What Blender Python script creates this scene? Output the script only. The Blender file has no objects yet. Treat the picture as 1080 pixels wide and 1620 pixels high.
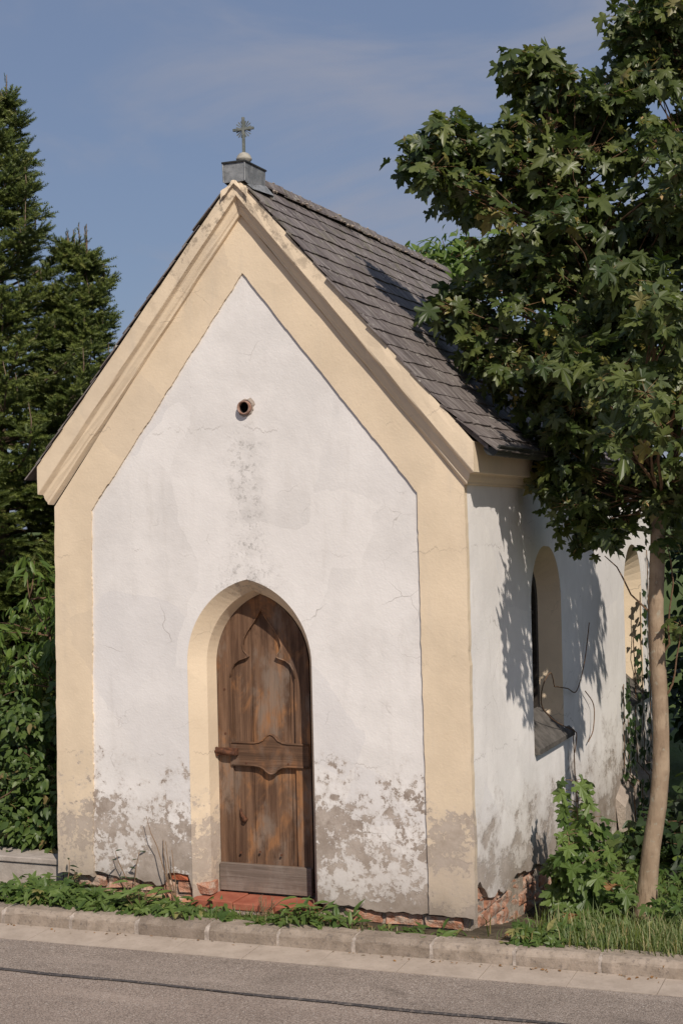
import bpy, bmesh, math, random
import numpy as np
from mathutils import Vector, Matrix
from math import radians, sin, cos, pi, sqrt, tan, exp

S = bpy.context.scene
COL = S.collection
RNG = np.random.default_rng(7)
random.seed(7)

# ------------------------------------------------------------------ camera
YAW, PITCH, ROLL = 0.3855, 0.0062, -0.024
CAM = Vector((4.8143, -7.3877, 2.0869))
fw = Vector((-sin(YAW)*cos(PITCH), cos(YAW)*cos(PITCH), sin(PITCH)))
r0 = Vector((cos(YAW), sin(YAW), 0)); u0 = r0.cross(fw)
rt = cos(ROLL)*r0 + sin(ROLL)*u0
up = -sin(ROLL)*r0 + cos(ROLL)*u0
cd = bpy.data.cameras.new('camera')
cam = bpy.data.objects.new('camera', cd); COL.objects.link(cam)
cam.matrix_world = Matrix(((rt.x, up.x, -fw.x, CAM.x), (rt.y, up.y, -fw.y, CAM.y), (rt.z, up.z, -fw.z, CAM.z), (0, 0, 0, 1)))
cd.sensor_fit = 'VERTICAL'; cd.sensor_height = 36; cd.sensor_width = 24
cd.lens = 2355/1620*36
cd.clip_end = 2000; cd.clip_start = 0.05
S.camera = cam

# ------------------------------------------------------------------ light
SUN_AZ, SUN_EL = radians(40), radians(41)       # azimuth to the right of the facade's normal
SUN = Vector((sin(SUN_AZ)*cos(SUN_EL), -cos(SUN_AZ)*cos(SUN_EL), sin(SUN_EL)))
world = bpy.data.worlds.new('World'); S.world = world; world.use_nodes = True
wt = world.node_tree; wt.nodes.clear()
sky = wt.nodes.new('ShaderNodeTexSky'); sky.sky_type = 'NISHITA'; sky.sun_disc = False
sky.sun_elevation = SUN_EL; sky.sun_rotation = math.atan2(SUN.x, SUN.y)
sky.air_density = 1.0; sky.dust_density = 1.5; sky.ozone_density = 1.5; sky.altitude = 300
tc = wt.nodes.new('ShaderNodeTexCoord')
mp = wt.nodes.new('ShaderNodeMapping'); mp.inputs['Scale'].default_value = (1.0, 1.0, 3.2)
mp.inputs['Location'].default_value = (3.0, 1.0, 2.0); mp.inputs['Rotation'].default_value = (0.0, radians(14), 0.0)
cn = wt.nodes.new('ShaderNodeTexNoise'); cn.inputs['Scale'].default_value = 3.4; cn.inputs['Detail'].default_value = 8; cn.inputs['Roughness'].default_value = 0.56; cn.inputs['Distortion'].default_value = 0.7
cr = wt.nodes.new('ShaderNodeMapRange'); cr.interpolation_type = 'SMOOTHSTEP'
cr.inputs['From Min'].default_value = 0.42; cr.inputs['From Max'].default_value = 0.72
cr.inputs['To Min'].default_value = 0.0; cr.inputs['To Max'].default_value = 0.75
mx = wt.nodes.new('ShaderNodeMix'); mx.data_type = 'RGBA'
mx.inputs['B'].default_value = (3.35, 3.55, 4.35, 1)      # pale wisps
hz = wt.nodes.new('ShaderNodeMix'); hz.data_type = 'RGBA'; hz.inputs['Factor'].default_value = 0.66
hz.inputs['B'].default_value = (2.0, 2.55, 4.0, 1)        # even slate-blue haze over the whole sky
bg = wt.nodes.new('ShaderNodeBackground'); bg.inputs['Strength'].default_value = 0.092
wo = wt.nodes.new('ShaderNodeOutputWorld')
L = wt.links.new
L(tc.outputs['Generated'], mp.inputs['Vector']); L(mp.outputs[0], cn.inputs['Vector'])
L(cn.outputs['Fac'], cr.inputs['Value']); L(cr.outputs[0], mx.inputs['Factor'])
L(sky.outputs[0], hz.inputs['A']); L(hz.outputs['Result'], mx.inputs['A']); L(mx.outputs['Result'], bg.inputs['Color']); L(bg.outputs[0], wo.inputs['Surface'])
sd = bpy.data.lights.new('sun', 'SUN'); sd.energy = 3.95; sd.angle = radians(0.5); sd.color = (1.0, 0.915, 0.81)
so = bpy.data.objects.new('sun', sd); COL.objects.link(so)
so.rotation_euler = (-SUN).to_track_quat('-Z', 'Y').to_euler()
so.location = SUN*30
S.view_settings.view_transform = 'Standard'; S.view_settings.look = 'None'
S.view_settings.exposure = 0.0; S.view_settings.gamma = 1.0; S.view_settings.use_curve_mapping = False
S.cycles.max_bounces = 5; S.cycles.diffuse_bounces = 3; S.cycles.glossy_bounces = 2

# ------------------------------------------------------------------ helpers: objects
def tag(o, label=None, cat=None, group=None, kind=None):
    if label: o['label'] = label
    if cat: o['category'] = cat
    if group: o['group'] = group
    if kind: o['kind'] = kind
    return o
def empty(name, loc=(0, 0, 0)):
    o = bpy.data.objects.new(name, None); COL.objects.link(o); o.location = loc; o.empty_display_size = 0.1
    return o
def link(name, me, mat=None, parent=None):
    o = bpy.data.objects.new(name, me); COL.objects.link(o)
    if mat is not None and not me.materials: me.materials.append(mat)
    if parent is not None:
        o.parent = parent
        o.matrix_parent_inverse = Matrix.Translation(-wloc(parent))
    return o
def wloc(o):
    v = Vector(o.location)
    if o.parent is not None:
        v = v.copy()
    return v
def mesh(name, V, F, mat, parent=None, smooth=False):
    me = bpy.data.meshes.new(name); me.from_pydata([tuple(v) for v in V], [], F); me.validate(); me.update()
    if smooth:
        me.polygons.foreach_set('use_smooth', [True]*len(me.polygons))
    return link(name, me, mat, parent)
def npmesh(name, V, F, mat, parent=None, tint=None, smooth=False):
    """V (n,3) float, F (m,k) int: fast path for big meshes of equal-sided faces"""
    V = np.asarray(V, dtype=np.float32); F = np.asarray(F, dtype=np.int32)
    me = bpy.data.meshes.new(name); k = F.shape[1]
    me.vertices.add(len(V)); me.vertices.foreach_set('co', V.ravel())
    me.loops.add(F.size); me.loops.foreach_set('vertex_index', F.ravel())
    me.polygons.add(len(F)); me.polygons.foreach_set('loop_start', np.arange(0, F.size, k, dtype=np.int32))
    me.update(calc_edges=True)
    if smooth: me.polygons.foreach_set('use_smooth', np.ones(len(F), dtype=bool))
    if tint is not None:
        a = me.attributes.new('tint', 'FLOAT', 'POINT'); a.data.foreach_set('value', np.asarray(tint, dtype=np.float32))
    return link(name, me, mat, parent)
class B:
    """collects boxes, prisms and tubes into one mesh"""
    def __init__(s): s.V = []; s.F = []
    def add(s, V, F):
        n = len(s.V); s.V += [tuple(v) for v in V]; s.F += [tuple(i+n for i in f) for f in F]; return s
    def box(s, x0, x1, y0, y1, z0, z1):
        return s.add([(x0,y0,z0),(x1,y0,z0),(x1,y1,z0),(x0,y1,z0),(x0,y0,z1),(x1,y0,z1),(x1,y1,z1),(x0,y1,z1)],
                     [(0,3,2,1),(4,5,6,7),(0,1,5,4),(1,2,6,5),(2,3,7,6),(3,0,4,7)])
    def tube(s, P, R, n=8, cap=True):
        V, F = tube(P, R, n, cap); return s.add(V, F)
    def build(s, name, mat, parent=None, smooth=False, bevel=0):
        o = mesh(name, s.V, s.F, mat, parent, smooth)
        if bevel:
            m = o.modifiers.new('bevel', 'BEVEL'); m.width = bevel; m.segments = 2; m.limit_method = 'ANGLE'
        return o
def tube(P, R, n=8, cap=True):
    P = [Vector(p) for p in P]
    if not hasattr(R, '__len__'): R = [R]*len(P)
    V = []; F = []
    prev = None
    for i, p in enumerate(P):
        d = (P[min(i+1, len(P)-1)] - P[max(i-1, 0)]).normalized()
        if prev is None:
            a = Vector((0, 0, 1)) if abs(d.z) < 0.9 else Vector((1, 0, 0))
            s_ = d.cross(a).normalized()
        else:
            s_ = (prev - d*prev.dot(d)).normalized()
        prev = s_; t = d.cross(s_)
        for k in range(n):
            a = 2*pi*k/n
            V.append(p + (s_*cos(a) + t*sin(a))*R[i])
    for i in range(len(P)-1):
        for k in range(n):
            F.append((i*n+k, i*n+(k+1) % n, (i+1)*n+(k+1) % n, (i+1)*n+k))
    if cap:
        F.append(tuple(range(n))[::-1]); F.append(tuple(range((len(P)-1)*n, len(P)*n)))
    return V, F
def lathe(prof, n=20, c=(0, 0, 0)):
    V = []; F = []
    for r, z in prof:
        for k in range(n):
            a = 2*pi*k/n; V.append((c[0]+r*cos(a), c[1]+r*sin(a), c[2]+z))
    for i in range(len(prof)-1):
        for k in range(n):
            F.append((i*n+k, i*n+(k+1) % n, (i+1)*n+(k+1) % n, (i+1)*n+k))
    return V, F
def sheet(loops, conv, thick, name, mat, parent, bevel=0):
    """flat plate with holes: loops of 2-D points, conv(u, v, d) -> world, d = depth 0..thick"""
    bm = bmesh.new(); es = []; rings = []
    for lp in loops:
        vs = [bm.verts.new(conv(u, v, 0)) for u, v in lp]
        rings.append(vs)
        for i in range(len(vs)):
            es.append(bm.edges.new((vs[i], vs[(i+1) % len(vs)])))
    bmesh.ops.triangle_fill(bm, edges=es, use_beauty=True)
    bm.normal_update()
    c0 = Vector(conv(0, 0, 0)); dd = Vector(conv(0, 0, 1)) - c0
    fl = [f for f in bm.faces]
    for f in fl:
        if f.normal.dot(dd) > 0: f.normal_flip()
    for lp, vs in zip(loops, rings):
        bk = [bm.verts.new(conv(u, v, thick)) for u, v in lp]
        n = len(vs)
        for i in range(n):
            try: bm.faces.new((vs[i], bk[i], bk[(i+1) % n], vs[(i+1) % n]))
            except ValueError: pass
    bmesh.ops.recalc_face_normals(bm, edges=None, faces=[]) if False else None
    me = bpy.data.meshes.new(name); bm.to_mesh(me); bm.free()
    return link(name, me, mat, parent)
def rough_line(p, q, step=0.03, amp=0.004, seed=0):
    """points from p (incl.) to q (excl.) with a small ragged wobble"""
    rg = random.Random(seed); p = Vector(p); q = Vector(q); n = max(1, int((q-p).length/step)); d = (q-p).normalized(); nn = Vector((-d.y, d.x))
    out = []; w = 0
    for i in range(n):
        t = 0 if i == 0 else (i+rg.uniform(-.4, .4))/n; w = 0 if i == 0 else 0.6*w+rg.gauss(0, amp*0.8)
        v = p.lerp(q, t) + nn*w; out.append((v.x, v.y))
    return out

# ------------------------------------------------------------------ helpers: materials
class G:
    def __init__(s, name, rough=0.8):
        s.m = bpy.data.materials.new(name); s.m.use_nodes = True; s.t = s.m.node_tree
        s.bsdf = s.t.nodes['Principled BSDF']; s.bsdf.inputs['Roughness'].default_value = rough
        s.bsdf.inputs['Specular IOR Level'].default_value = 0.3
        s.out = s.t.nodes['Material Output']
        g = s.t.nodes.new('ShaderNodeNewGeometry'); s.pos = g.outputs['Position']
        sp = s.t.nodes.new('ShaderNodeSeparateXYZ'); s.t.links.new(s.pos, sp.inputs[0]); s.x, s.y, s.z = sp.outputs
    def n(s, typ): return s.t.nodes.new('ShaderNode'+typ)
    def put(s, inp, v):
        if isinstance(v, bpy.types.NodeSocket): s.t.links.new(v, inp)
        elif isinstance(v, (tuple, list)) and len(v) == 3 and inp.type == 'RGBA': inp.default_value = (*v, 1)
        else: inp.default_value = v
    def math(s, op, a, b=0.0, clamp=False):
        nd = s.n('Math'); nd.operation = op; nd.use_clamp = clamp; s.put(nd.inputs[0], a); s.put(nd.inputs[1], b); return nd.outputs[0]
    def scale(s, v, sc, vec=None, rot=None):
        nd = s.n('Mapping'); s.put(nd.inputs['Vector'], vec if vec is not None else s.pos); nd.inputs['Scale'].default_value = sc
        if rot: nd.inputs['Rotation'].default_value = rot
        return nd.outputs[0]
    def noise(s, scale, detail=4, rough=0.55, dist=0.0, vec=None):
        nd = s.n('TexNoise'); s.put(nd.inputs['Vector'], vec if vec is not None else s.pos)
        nd.inputs['Scale'].default_value = scale; nd.inputs['Detail'].default_value = detail; nd.inputs['Roughness'].default_value = rough; nd.inputs['Distortion'].default_value = dist
        return nd.outputs['Fac']
    def voro(s, scale, feat='F1', vec=None, out='Distance', rnd=1.0):
        nd = s.n('TexVoronoi'); nd.feature = feat; s.put(nd.inputs['Vector'], vec if vec is not None else s.pos); nd.inputs['Scale'].default_value = scale
        nd.inputs['Randomness'].default_value = rnd
        return nd.outputs[out]
    def step(s, v, lo, hi, a=0.0, b=1.0):
        nd = s.n('MapRange'); nd.interpolation_type = 'SMOOTHSTEP'; s.put(nd.inputs['Value'], v)
        nd.inputs['From Min'].default_value = lo; nd.inputs['From Max'].default_value = hi; nd.inputs['To Min'].default_value = a; nd.inputs['To Max'].default_value = b
        return nd.outputs[0]
    def curve(s, v, stops):
        nd = s.n('ValToRGB'); el = nd.color_ramp.elements
        while len(el) < len(stops): el.new(0.5)
        for e, (p, c) in zip(el, stops):
            e.position = p; e.color = (c, c, c, 1) if not hasattr(c, '__len__') else (*c, 1)
        s.put(nd.inputs[0], v); return nd.outputs[0]
    def mix(s, f, a, b, blend='MIX'):
        nd = s.n('Mix'); nd.data_type = 'RGBA'; nd.blend_type = blend; s.put(nd.inputs['Factor'], f); s.put(nd.inputs['A'], a); s.put(nd.inputs['B'], b); return nd.outputs['Result']
    def warp(s, amt, scale, vec=None):
        nd = s.n('TexNoise'); s.put(nd.inputs['Vector'], vec if vec is not None else s.pos); nd.inputs['Scale'].default_value = scale; nd.inputs['Detail'].default_value = 3
        a = s.n('VectorMath'); a.operation = 'MULTIPLY_ADD'; s.t.links.new(nd.outputs['Color'], a.inputs[0]); a.inputs[1].default_value = (amt,)*3
        s.put(a.inputs[2], vec if vec is not None else s.pos); return a.outputs[0]
    def bump(s, h, strength=0.3, dist=0.01, normal=None):
        nd = s.n('Bump'); nd.inputs['Strength'].default_value = strength; nd.inputs['Distance'].default_value = dist; s.put(nd.inputs['Height'], h)
        if normal is not None: s.t.links.new(normal, nd.inputs['Normal'])
        return nd.outputs[0]
    def attr(s, name):
        nd = s.n('Attribute'); nd.attribute_name = name; return nd.outputs['Fac']
    def rand(s):
        return s.n('ObjectInfo').outputs['Random']
    def done(s, col, rough=None, normal=None, metal=None, spec=None):
        s.put(s.bsdf.inputs['Base Color'], col)
        if rough is not None: s.put(s.bsdf.inputs['Roughness'], rough)
        if normal is not None: s.put(s.bsdf.inputs['Normal'], normal)
        if metal is not None: s.put(s.bsdf.inputs['Metallic'], metal)
        if spec is not None: s.put(s.bsdf.inputs['Specular IOR Level'], spec)
        return s.m
    def leafy(s, col, rough, trans, normal=None, spec=0.35):
        m = s.done(col, rough, normal, spec=spec)
        tr = s.n('BsdfTranslucent'); s.put(tr.inputs['Color'], s.mix(1.0, col, (1.5, 1.7, 0.6), 'MULTIPLY'))
        mi = s.n('MixShader'); mi.inputs[0].default_value = trans
        s.t.links.new(s.bsdf.outputs[0], mi.inputs[1]); s.t.links.new(tr.outputs[0], mi.inputs[2]); s.t.links.new(mi.outputs[0], s.out.inputs['Surface'])
        return m
M = {}
def plaster(name, base, side=False, DAMP=0.32):
    g = G(name, 0.9)
    w = g.warp(0.10, 3.0)
    big = g.noise(2.2, 5, 0.6); fine = g.noise(70, 2, 0.6); mid = g.noise(11, 4, 0.6)
    stretched = g.scale(None, (9, 9, 1.6)); streak = g.noise(1.0, 6, 0.65, vec=stretched)
    c1 = tuple(b*0.90 for b in base); c2 = tuple(min(1, b*1.04) for b in base)
    col = g.mix(g.step(big, 0.32, 0.68), c1, c2)
    col = g.mix(g.step(mid, 0.50, 0.78, 0, 0.22), col, (base[0]*0.80, base[1]*0.78, base[2]*0.76))
    vp_ = g.n('TexVoronoi'); g.put(vp_.inputs['Vector'], g.warp(0.25, 2.5)); vp_.inputs['Scale'].default_value = 1.7
    pc = g.n('SeparateColor'); g.t.links.new(vp_.outputs['Color'], pc.inputs[0])
    col = g.mix(g.step(pc.outputs[0], 0.55, 0.9, 0, 0.45), col, (base[0]*0.85, base[1]*0.86, base[2]*0.89))
    col = g.mix(g.step(pc.outputs[1], 0.6, 0.9, 0, 0.5), col, tuple(min(1, b*1.07) for b in base))
    # rain streaks, faint
    col = g.mix(g.step(streak, 0.52, 0.80, 0, 0.26), col, (0.44, 0.40, 0.35))
    # hairline cracks
    ck = g.voro(2.1, 'DISTANCE_TO_EDGE', vec=g.warp(0.22, 4.0))
    crack = g.math('MULTIPLY', g.step(ck, 0.0, 0.006, 1, 0), g.step(g.noise(1.7, 2), 0.56, 0.68))
    ck2 = g.voro(6.0, 'DISTANCE_TO_EDGE', vec=g.warp(0.16, 7.0))
    crack2 = g.math('MULTIPLY', g.step(ck2, 0.0, 0.012, 1, 0), g.step(g.noise(2.6, 2), 0.60, 0.70))
    crack = g.math('MAXIMUM', crack, g.math('MULTIPLY', crack2, 0.6))
    col = g.mix(g.math('MULTIPLY', crack, 0.55), col, (0.17, 0.14, 0.11))
    for zc_, sd_ in ((1.935, 3.0), (0.80, 5.0), (2.62, 7.0)):
        wv = g.noise(2.2, 7, 0.72, vec=g.scale(None, (1.0+sd_*0.1, 1.0, 0.02)))
        dz = g.math('ABSOLUTE', g.math('SUBTRACT', g.math('SUBTRACT', g.z, zc_), g.math('MULTIPLY', g.math('SUBTRACT', wv, 0.5), 0.30)))
        ln = g.math('MULTIPLY', g.step(dz, 0.0, 0.0055, 1, 0), g.step(g.noise(sd_*0.8, 3), 0.47, 0.56))
        col = g.mix(g.math('MULTIPLY', ln, 0.38), col, (0.22, 0.18, 0.15))
    # pits
    pits = g.math('MULTIPLY', g.step(g.voro(26), 0.0, 0.11, 1, 0), g.step(g.noise(5, 3), 0.58, 0.66))
    col = g.mix(g.math('MULTIPLY', pits, 0.5), col, (0.20, 0.17, 0.14))
    # soot-like speckled run below the vent pipe and over the door head
    if not side:
        gx = g.math('ABSOLUTE', g.math('SUBTRACT', g.x, 1.245))
        zone = g.math('MULTIPLY', g.step(gx, 0.02, 0.16, 1, 0), g.math('MULTIPLY', g.step(g.z, 1.66, 1.95), g.step(g.z, 2.45, 2.75, 1, 0)))
        zone2 = g.math('MULTIPLY', g.step(gx, 0.05, 0.30, 1, 0), g.math('MULTIPLY', g.step(g.z, 1.6, 1.72), g.step(g.z, 1.78, 1.98, 1, 0)))
        zone = g.math('MAXIMUM', zone, zone2)
        sp = g.step(g.noise(34, 6, 0.75), 0.50, 0.66)
        soft = g.step(g.noise(9, 5, 0.6), 0.35, 0.7)
        amt = g.math('MULTIPLY', zone, g.math('ADD', g.math('MULTIPLY', sp, 0.55), g.math('MULTIPLY', soft, 0.22)))
        col = g.mix(amt, col, (0.27, 0.25, 0.23))
        # lichen and flaked paint on the raking cornice near the apex
        lz = g.math('MULTIPLY', g.step(g.z, 3.1, 3.75), g.step(g.y, -0.055, -0.065))
        lich = g.math('MULTIPLY', lz, g.step(g.noise(13, 7, 0.72), 0.50, 0.60))
        col = g.mix(g.math('MULTIPLY', lich, 0.62), col, (0.20, 0.16, 0.12))
    # paint flaked off the damp foot of the wall
    pn = g.noise(11.0, 8, 0.74, 0.2, vec=g.scale(None, (1.0, 1.0, 1.1)))
    pn2 = g.noise(42, 4, 0.65)
    pn = g.math('ADD', g.math('MULTIPLY', pn, 0.68), g.math('MULTIPLY', pn2, 0.32))
    if side:
        # rubbed grey patches in vertical strokes rather than sharp flakes
        v = g.noise(1.0, 8, 0.70, vec=g.scale(None, (5, 3.2, 5.5)))
        th = g.curve(g.z, [(0.0, 0.56), (0.10, 0.50), (0.35, 0.475), (0.60, 0.38), (0.85, 0.22)])
        d = g.math('SUBTRACT', th, g.math('ADD', g.math('MULTIPLY', v, 0.7), g.math('MULTIPLY', pn, 0.3)))
        peel = g.step(d, -0.015, 0.05)
    else:
        th = g.curve(g.z, [(0.0, 0.72), (0.06, 0.55), (0.13, 0.495), (0.30, 0.520), (0.46, 0.520), (0.60, 0.475), (0.78, 0.40), (0.95, 0.25)])
        bias = g.math('MULTIPLY', g.math('SUBTRACT', g.noise(2.7, 2), 0.5), 0.50)
        d = g.math('SUBTRACT', g.math('ADD', th, bias), pn)
        if DAMP > 0.5: d = g.math('SUBTRACT', d, 0.035)
        peel = g.step(d, -0.004, 0.006)
    halo = g.step(d, -0.085, 0.01, 0, 0.42); col = g.mix(halo, col, (0.47, 0.41, 0.36))
    under = g.mix(g.step(g.noise(7, 6, 0.75), 0.34, 0.66), (0.27, 0.215, 0.175), (0.47, 0.40, 0.345))
    under = g.mix(g.step(g.noise(55, 3), 0.55, 0.75, 0, 0.5), under, (0.22, 0.17, 0.14))
    col = g.mix(g.math('MULTIPLY', peel, 0.78 if side else (0.95 if DAMP < 0.5 else 0.72)), col, under)
    damp = g.math('ADD', g.z, g.math('MULTIPLY', g.math('SUBTRACT', g.noise(4.0, 6, 0.65), 0.5), 0.9))
    col = g.mix(g.step(damp, 0.12, 0.62, DAMP, 0.0), col, (0.40, 0.335, 0.28))
    # splash dirt right at the ground
    dirt = g.math('MULTIPLY', g.step(g.z, -0.05, 0.22, 1, 0), g.step(g.noise(8, 5), 0.3, 0.7, 0.15, 0.75))
    col = g.mix(dirt, col, (0.21, 0.165, 0.125))
    h = g.math('ADD', g.math('MULTIPLY', mid, 0.5), g.math('MULTIPLY', fine, 0.22))
    h = g.math('ADD', h, g.math('MULTIPLY', g.noise(2.4, 1), 1.6))
    h = g.math('SUBTRACT', h, g.math('MULTIPLY', peel, 0.75))
    nrm = g.bump(h, 0.40, 0.012)
    return g.done(col, 0.92, nrm, spec=0.15)
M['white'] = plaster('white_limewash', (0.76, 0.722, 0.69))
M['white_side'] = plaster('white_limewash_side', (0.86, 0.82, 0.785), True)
M['cream'] = plaster('cream_limewash', (0.735, 0.598, 0.435), DAMP=0.62)
def simple(key, c1, c2, scale=12, rough=0.8, bump=0.3, dist=0.01, metal=0.0, spec=0.3, extra=None):
    g = G(key, rough); n = g.noise(scale, 6, 0.62); f = g.noise(scale*7, 4, 0.6)
    col = g.mix(g.step(n, 0.3, 0.7), c1, c2)
    col = g.mix(g.step(f, 0.5, 0.8, 0, 0.35), col, tuple(c*0.55 for c in c1))
    if extra: col = extra(g, col)
    h = g.math('ADD', n, g.math('MULTIPLY', f, 0.4))
    M[key] = g.done(col, rough, g.bump(h, bump, dist), metal, spec)
simple('mortar', (0.30, 0.25, 0.20), (0.48, 0.40, 0.33), 20, 0.95, 0.9, 0.02)
def brickx(g, col):
    col = g.mix(g.rand(), col, g.mix(0.5, col, (0.50, 0.20, 0.11)))
    return g.mix(g.step(g.noise(16, 7, 0.7), 0.46, 0.60, 0, 0.85), col, (0.50, 0.40, 0.32))
simple('brick', (0.40, 0.20, 0.13), (0.56, 0.34, 0.24), 16, 0.92, 0.9, 0.02, extra=brickx)
simple('brick_red', (0.42, 0.10, 0.045), (0.55, 0.17, 0.08), 16, 0.9, 0.7, 0.015)
simple('tile', (0.30, 0.085, 0.05), (0.40, 0.14, 0.085), 9, 0.75, 0.25, 0.006)
simple('zinc', (0.20, 0.21, 0.215), (0.36, 0.365, 0.365), 22, 0.55, 0.25, 0.006, 0.35, 0.4, lambda g, c: g.mix(g.step(g.noise(30, 6, 0.7), 0.52, 0.66, 0, 0.6), c, (0.10, 0.09, 0.085)))
simple('iron_grey', (0.13, 0.145, 0.13), (0.24, 0.25, 0.22), 40, 0.6, 0.3, 0.004, 0.3)
simple('stone_ball', (0.30, 0.28, 0.24), (0.42, 0.39, 0.33), 40, 0.8, 0.4, 0.005)
simple('rust', (0.07, 0.032, 0.02), (0.16, 0.065, 0.032), 40, 0.85, 0.6, 0.006)
simple('gutter', (0.035, 0.037, 0.036), (0.075, 0.075, 0.07), 14, 0.5, 0.2, 0.004, 0.4)
simple('terracotta', (0.20, 0.095, 0.062), (0.40, 0.27, 0.215), 40, 0.85, 0.5, 0.006)
simple('dark', (0.010, 0.009, 0.008), (0.018, 0.016, 0.014), 20, 0.95, 0.2)
simple('frame_dark', (0.032, 0.027, 0.022), (0.065, 0.052, 0.042), 30, 0.8, 0.4, 0.005)
simple('sill', (0.075, 0.068, 0.06), (0.15, 0.135, 0.12), 14, 0.75, 0.4, 0.008)
simple('render_low', (0.34, 0.28, 0.235), (0.45, 0.38, 0.32), 8, 0.95, 0.8, 0.02)
def concx(g, col):
    tone = g.rand()
    col = g.mix(g.math('MULTIPLY', g.step(tone, 0.45, 0.75), 0.55), col, g.mix(1.0, col, (0.55, 0.53, 0.52), 'MULTIPLY'))
    agg = g.step(g.voro(95), 0.05, 0.35)
    col = g.mix(g.math('MULTIPLY', g.math('SUBTRACT', 1.0, agg), 0.5), col, (0.36, 0.31, 0.28))
    return g.mix(g.step(g.noise(40, 5, 0.7), 0.52, 0.68, 0, 0.55), col, (0.10, 0.085, 0.075))
simple('kerb', (0.25, 0.20, 0.155), (0.38, 0.31, 0.25), 9, 0.95, 0.8, 0.008, extra=concx)
simple('slab', (0.36, 0.295, 0.24), (0.45, 0.375, 0.31), 7, 0.95, 0.4, 0.004)
simple('joint', (0.27, 0.225, 0.19), (0.50, 0.43, 0.37), 30, 0.95, 0.8, 0.006)
simple('lowwall', (0.34, 0.29, 0.25), (0.46, 0.40, 0.35), 8, 0.95, 0.6, 0.01)
def asphalt(key, a, b):
    g = G(key, 0.92)
    sp = g.voro(210, out='Color'); spv = g.n('SeparateColor'); g.t.links.new(sp, spv.inputs[0])
    grain = spv.outputs[0]
    col = g.mix(grain, a, b)
    col = g.mix(g.step(spv.outputs[1], 0.93, 0.97, 0, 0.8), col, (0.55, 0.50, 0.45))
    col = g.mix(g.step(spv.outputs[2], 0.86, 0.92, 0, 0.6), col, (0.05, 0.042, 0.038))
    patch = g.noise(1.4, 6, 0.6); col = g.mix(g.step(patch, 0.35, 0.7, 0, 0.35), col, tuple(c*0.62 for c in a))
    st = g.noise(0.9, 5, 0.6, vec=g.scale(None, (0.7, 5, 1))); col = g.mix(g.step(st, 0.5, 0.75, 0, 0.3), col, tuple(c*1.25 for c in b))
    st2 = g.noise(2.6, 6, 0.7, 0.6, vec=g.scale(None, (0.6, 1.6, 1))); col = g.mix(g.step(st2, 0.56, 0.72, 0, 0.45), col, tuple(c*0.5 for c in a))
    spots = g.math('MULTIPLY', g.step(g.voro(7), 0.0, 0.10, 1, 0), g.step(g.noise(1.2, 2), 0.52, 0.6)); col = g.mix(g.math('MULTIPLY', spots, 0.6), col, (0.06, 0.05, 0.045))
    h = g.math('ADD', g.voro(210), g.math('MULTIPLY', g.noise(60, 4), 0.8))
    M[key] = g.done(col, 0.93, g.bump(h, 0.7, 0.004), spec=0.25)
asphalt('asphalt', (0.20, 0.155, 0.127), (0.43, 0.35, 0.295))
asphalt('asphalt_strip', (0.185, 0.148, 0.122), (0.41, 0.34, 0.29))
simple('tar', (0.040, 0.036, 0.036), (0.085, 0.075, 0.072), 20, 0.75, 0.6, 0.005, extra=lambda g, c: g.mix(g.step(g.noise(60, 4), 0.52, 0.66, 0, 0.6), c, (0.20, 0.165, 0.14)))
simple('soil', (0.060, 0.045, 0.028), (0.13, 0.10, 0.065), 6, 1.0, 1.0, 0.03, extra=lambda g, c: g.mix(g.math('MULTIPLY', g.step(g.y, 1.2, 3.0), g.step(g.noise(1.3, 6, 0.7), 0.28, 0.45)), c, g.mix(g.noise(5, 5), (0.050, 0.085, 0.018), (0.11, 0.14, 0.035))))
# roofing slate
g = G('slate', 0.75)
rnd = g.rand()
col = g.mix(rnd, (0.118, 0.097, 0.092), (0.165, 0.138, 0.130))
st = g.noise(1.0, 6, 0.7, vec=g.scale(None, (5, 26, 5)))
col = g.mix(g.step(st, 0.46, 0.66, 0, 0.8), col, (0.31, 0.275, 0.255))
col = g.mix(g.step(g.noise(1.0, 5, 0.7, vec=g.scale(None, (3, 14, 3))), 0.50, 0.68, 0, 0.7), col, (0.060, 0.049, 0.044))
lich = g.math('MULTIPLY', g.step(g.noise(30, 4, 0.65), 0.60, 0.66), g.step(g.noise(3.2, 3), 0.46, 0.60))
col = g.mix(g.math('MULTIPLY', lich, 0.85), col, (0.50, 0.48, 0.42))
moss = g.math('MULTIPLY', g.step(g.noise(9, 6, 0.7), 0.50, 0.64), g.step(g.z, 3.0, 4.1, 0.15, 1))
col = g.mix(g.math('MULTIPLY', moss, 0.55), col, (0.12, 0.115, 0.055))
M['slate'] = g.done(col, 0.72, g.bump(g.math('ADD', st, g.noise(45, 4)), 0.5, 0.005), spec=0.35)
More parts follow.
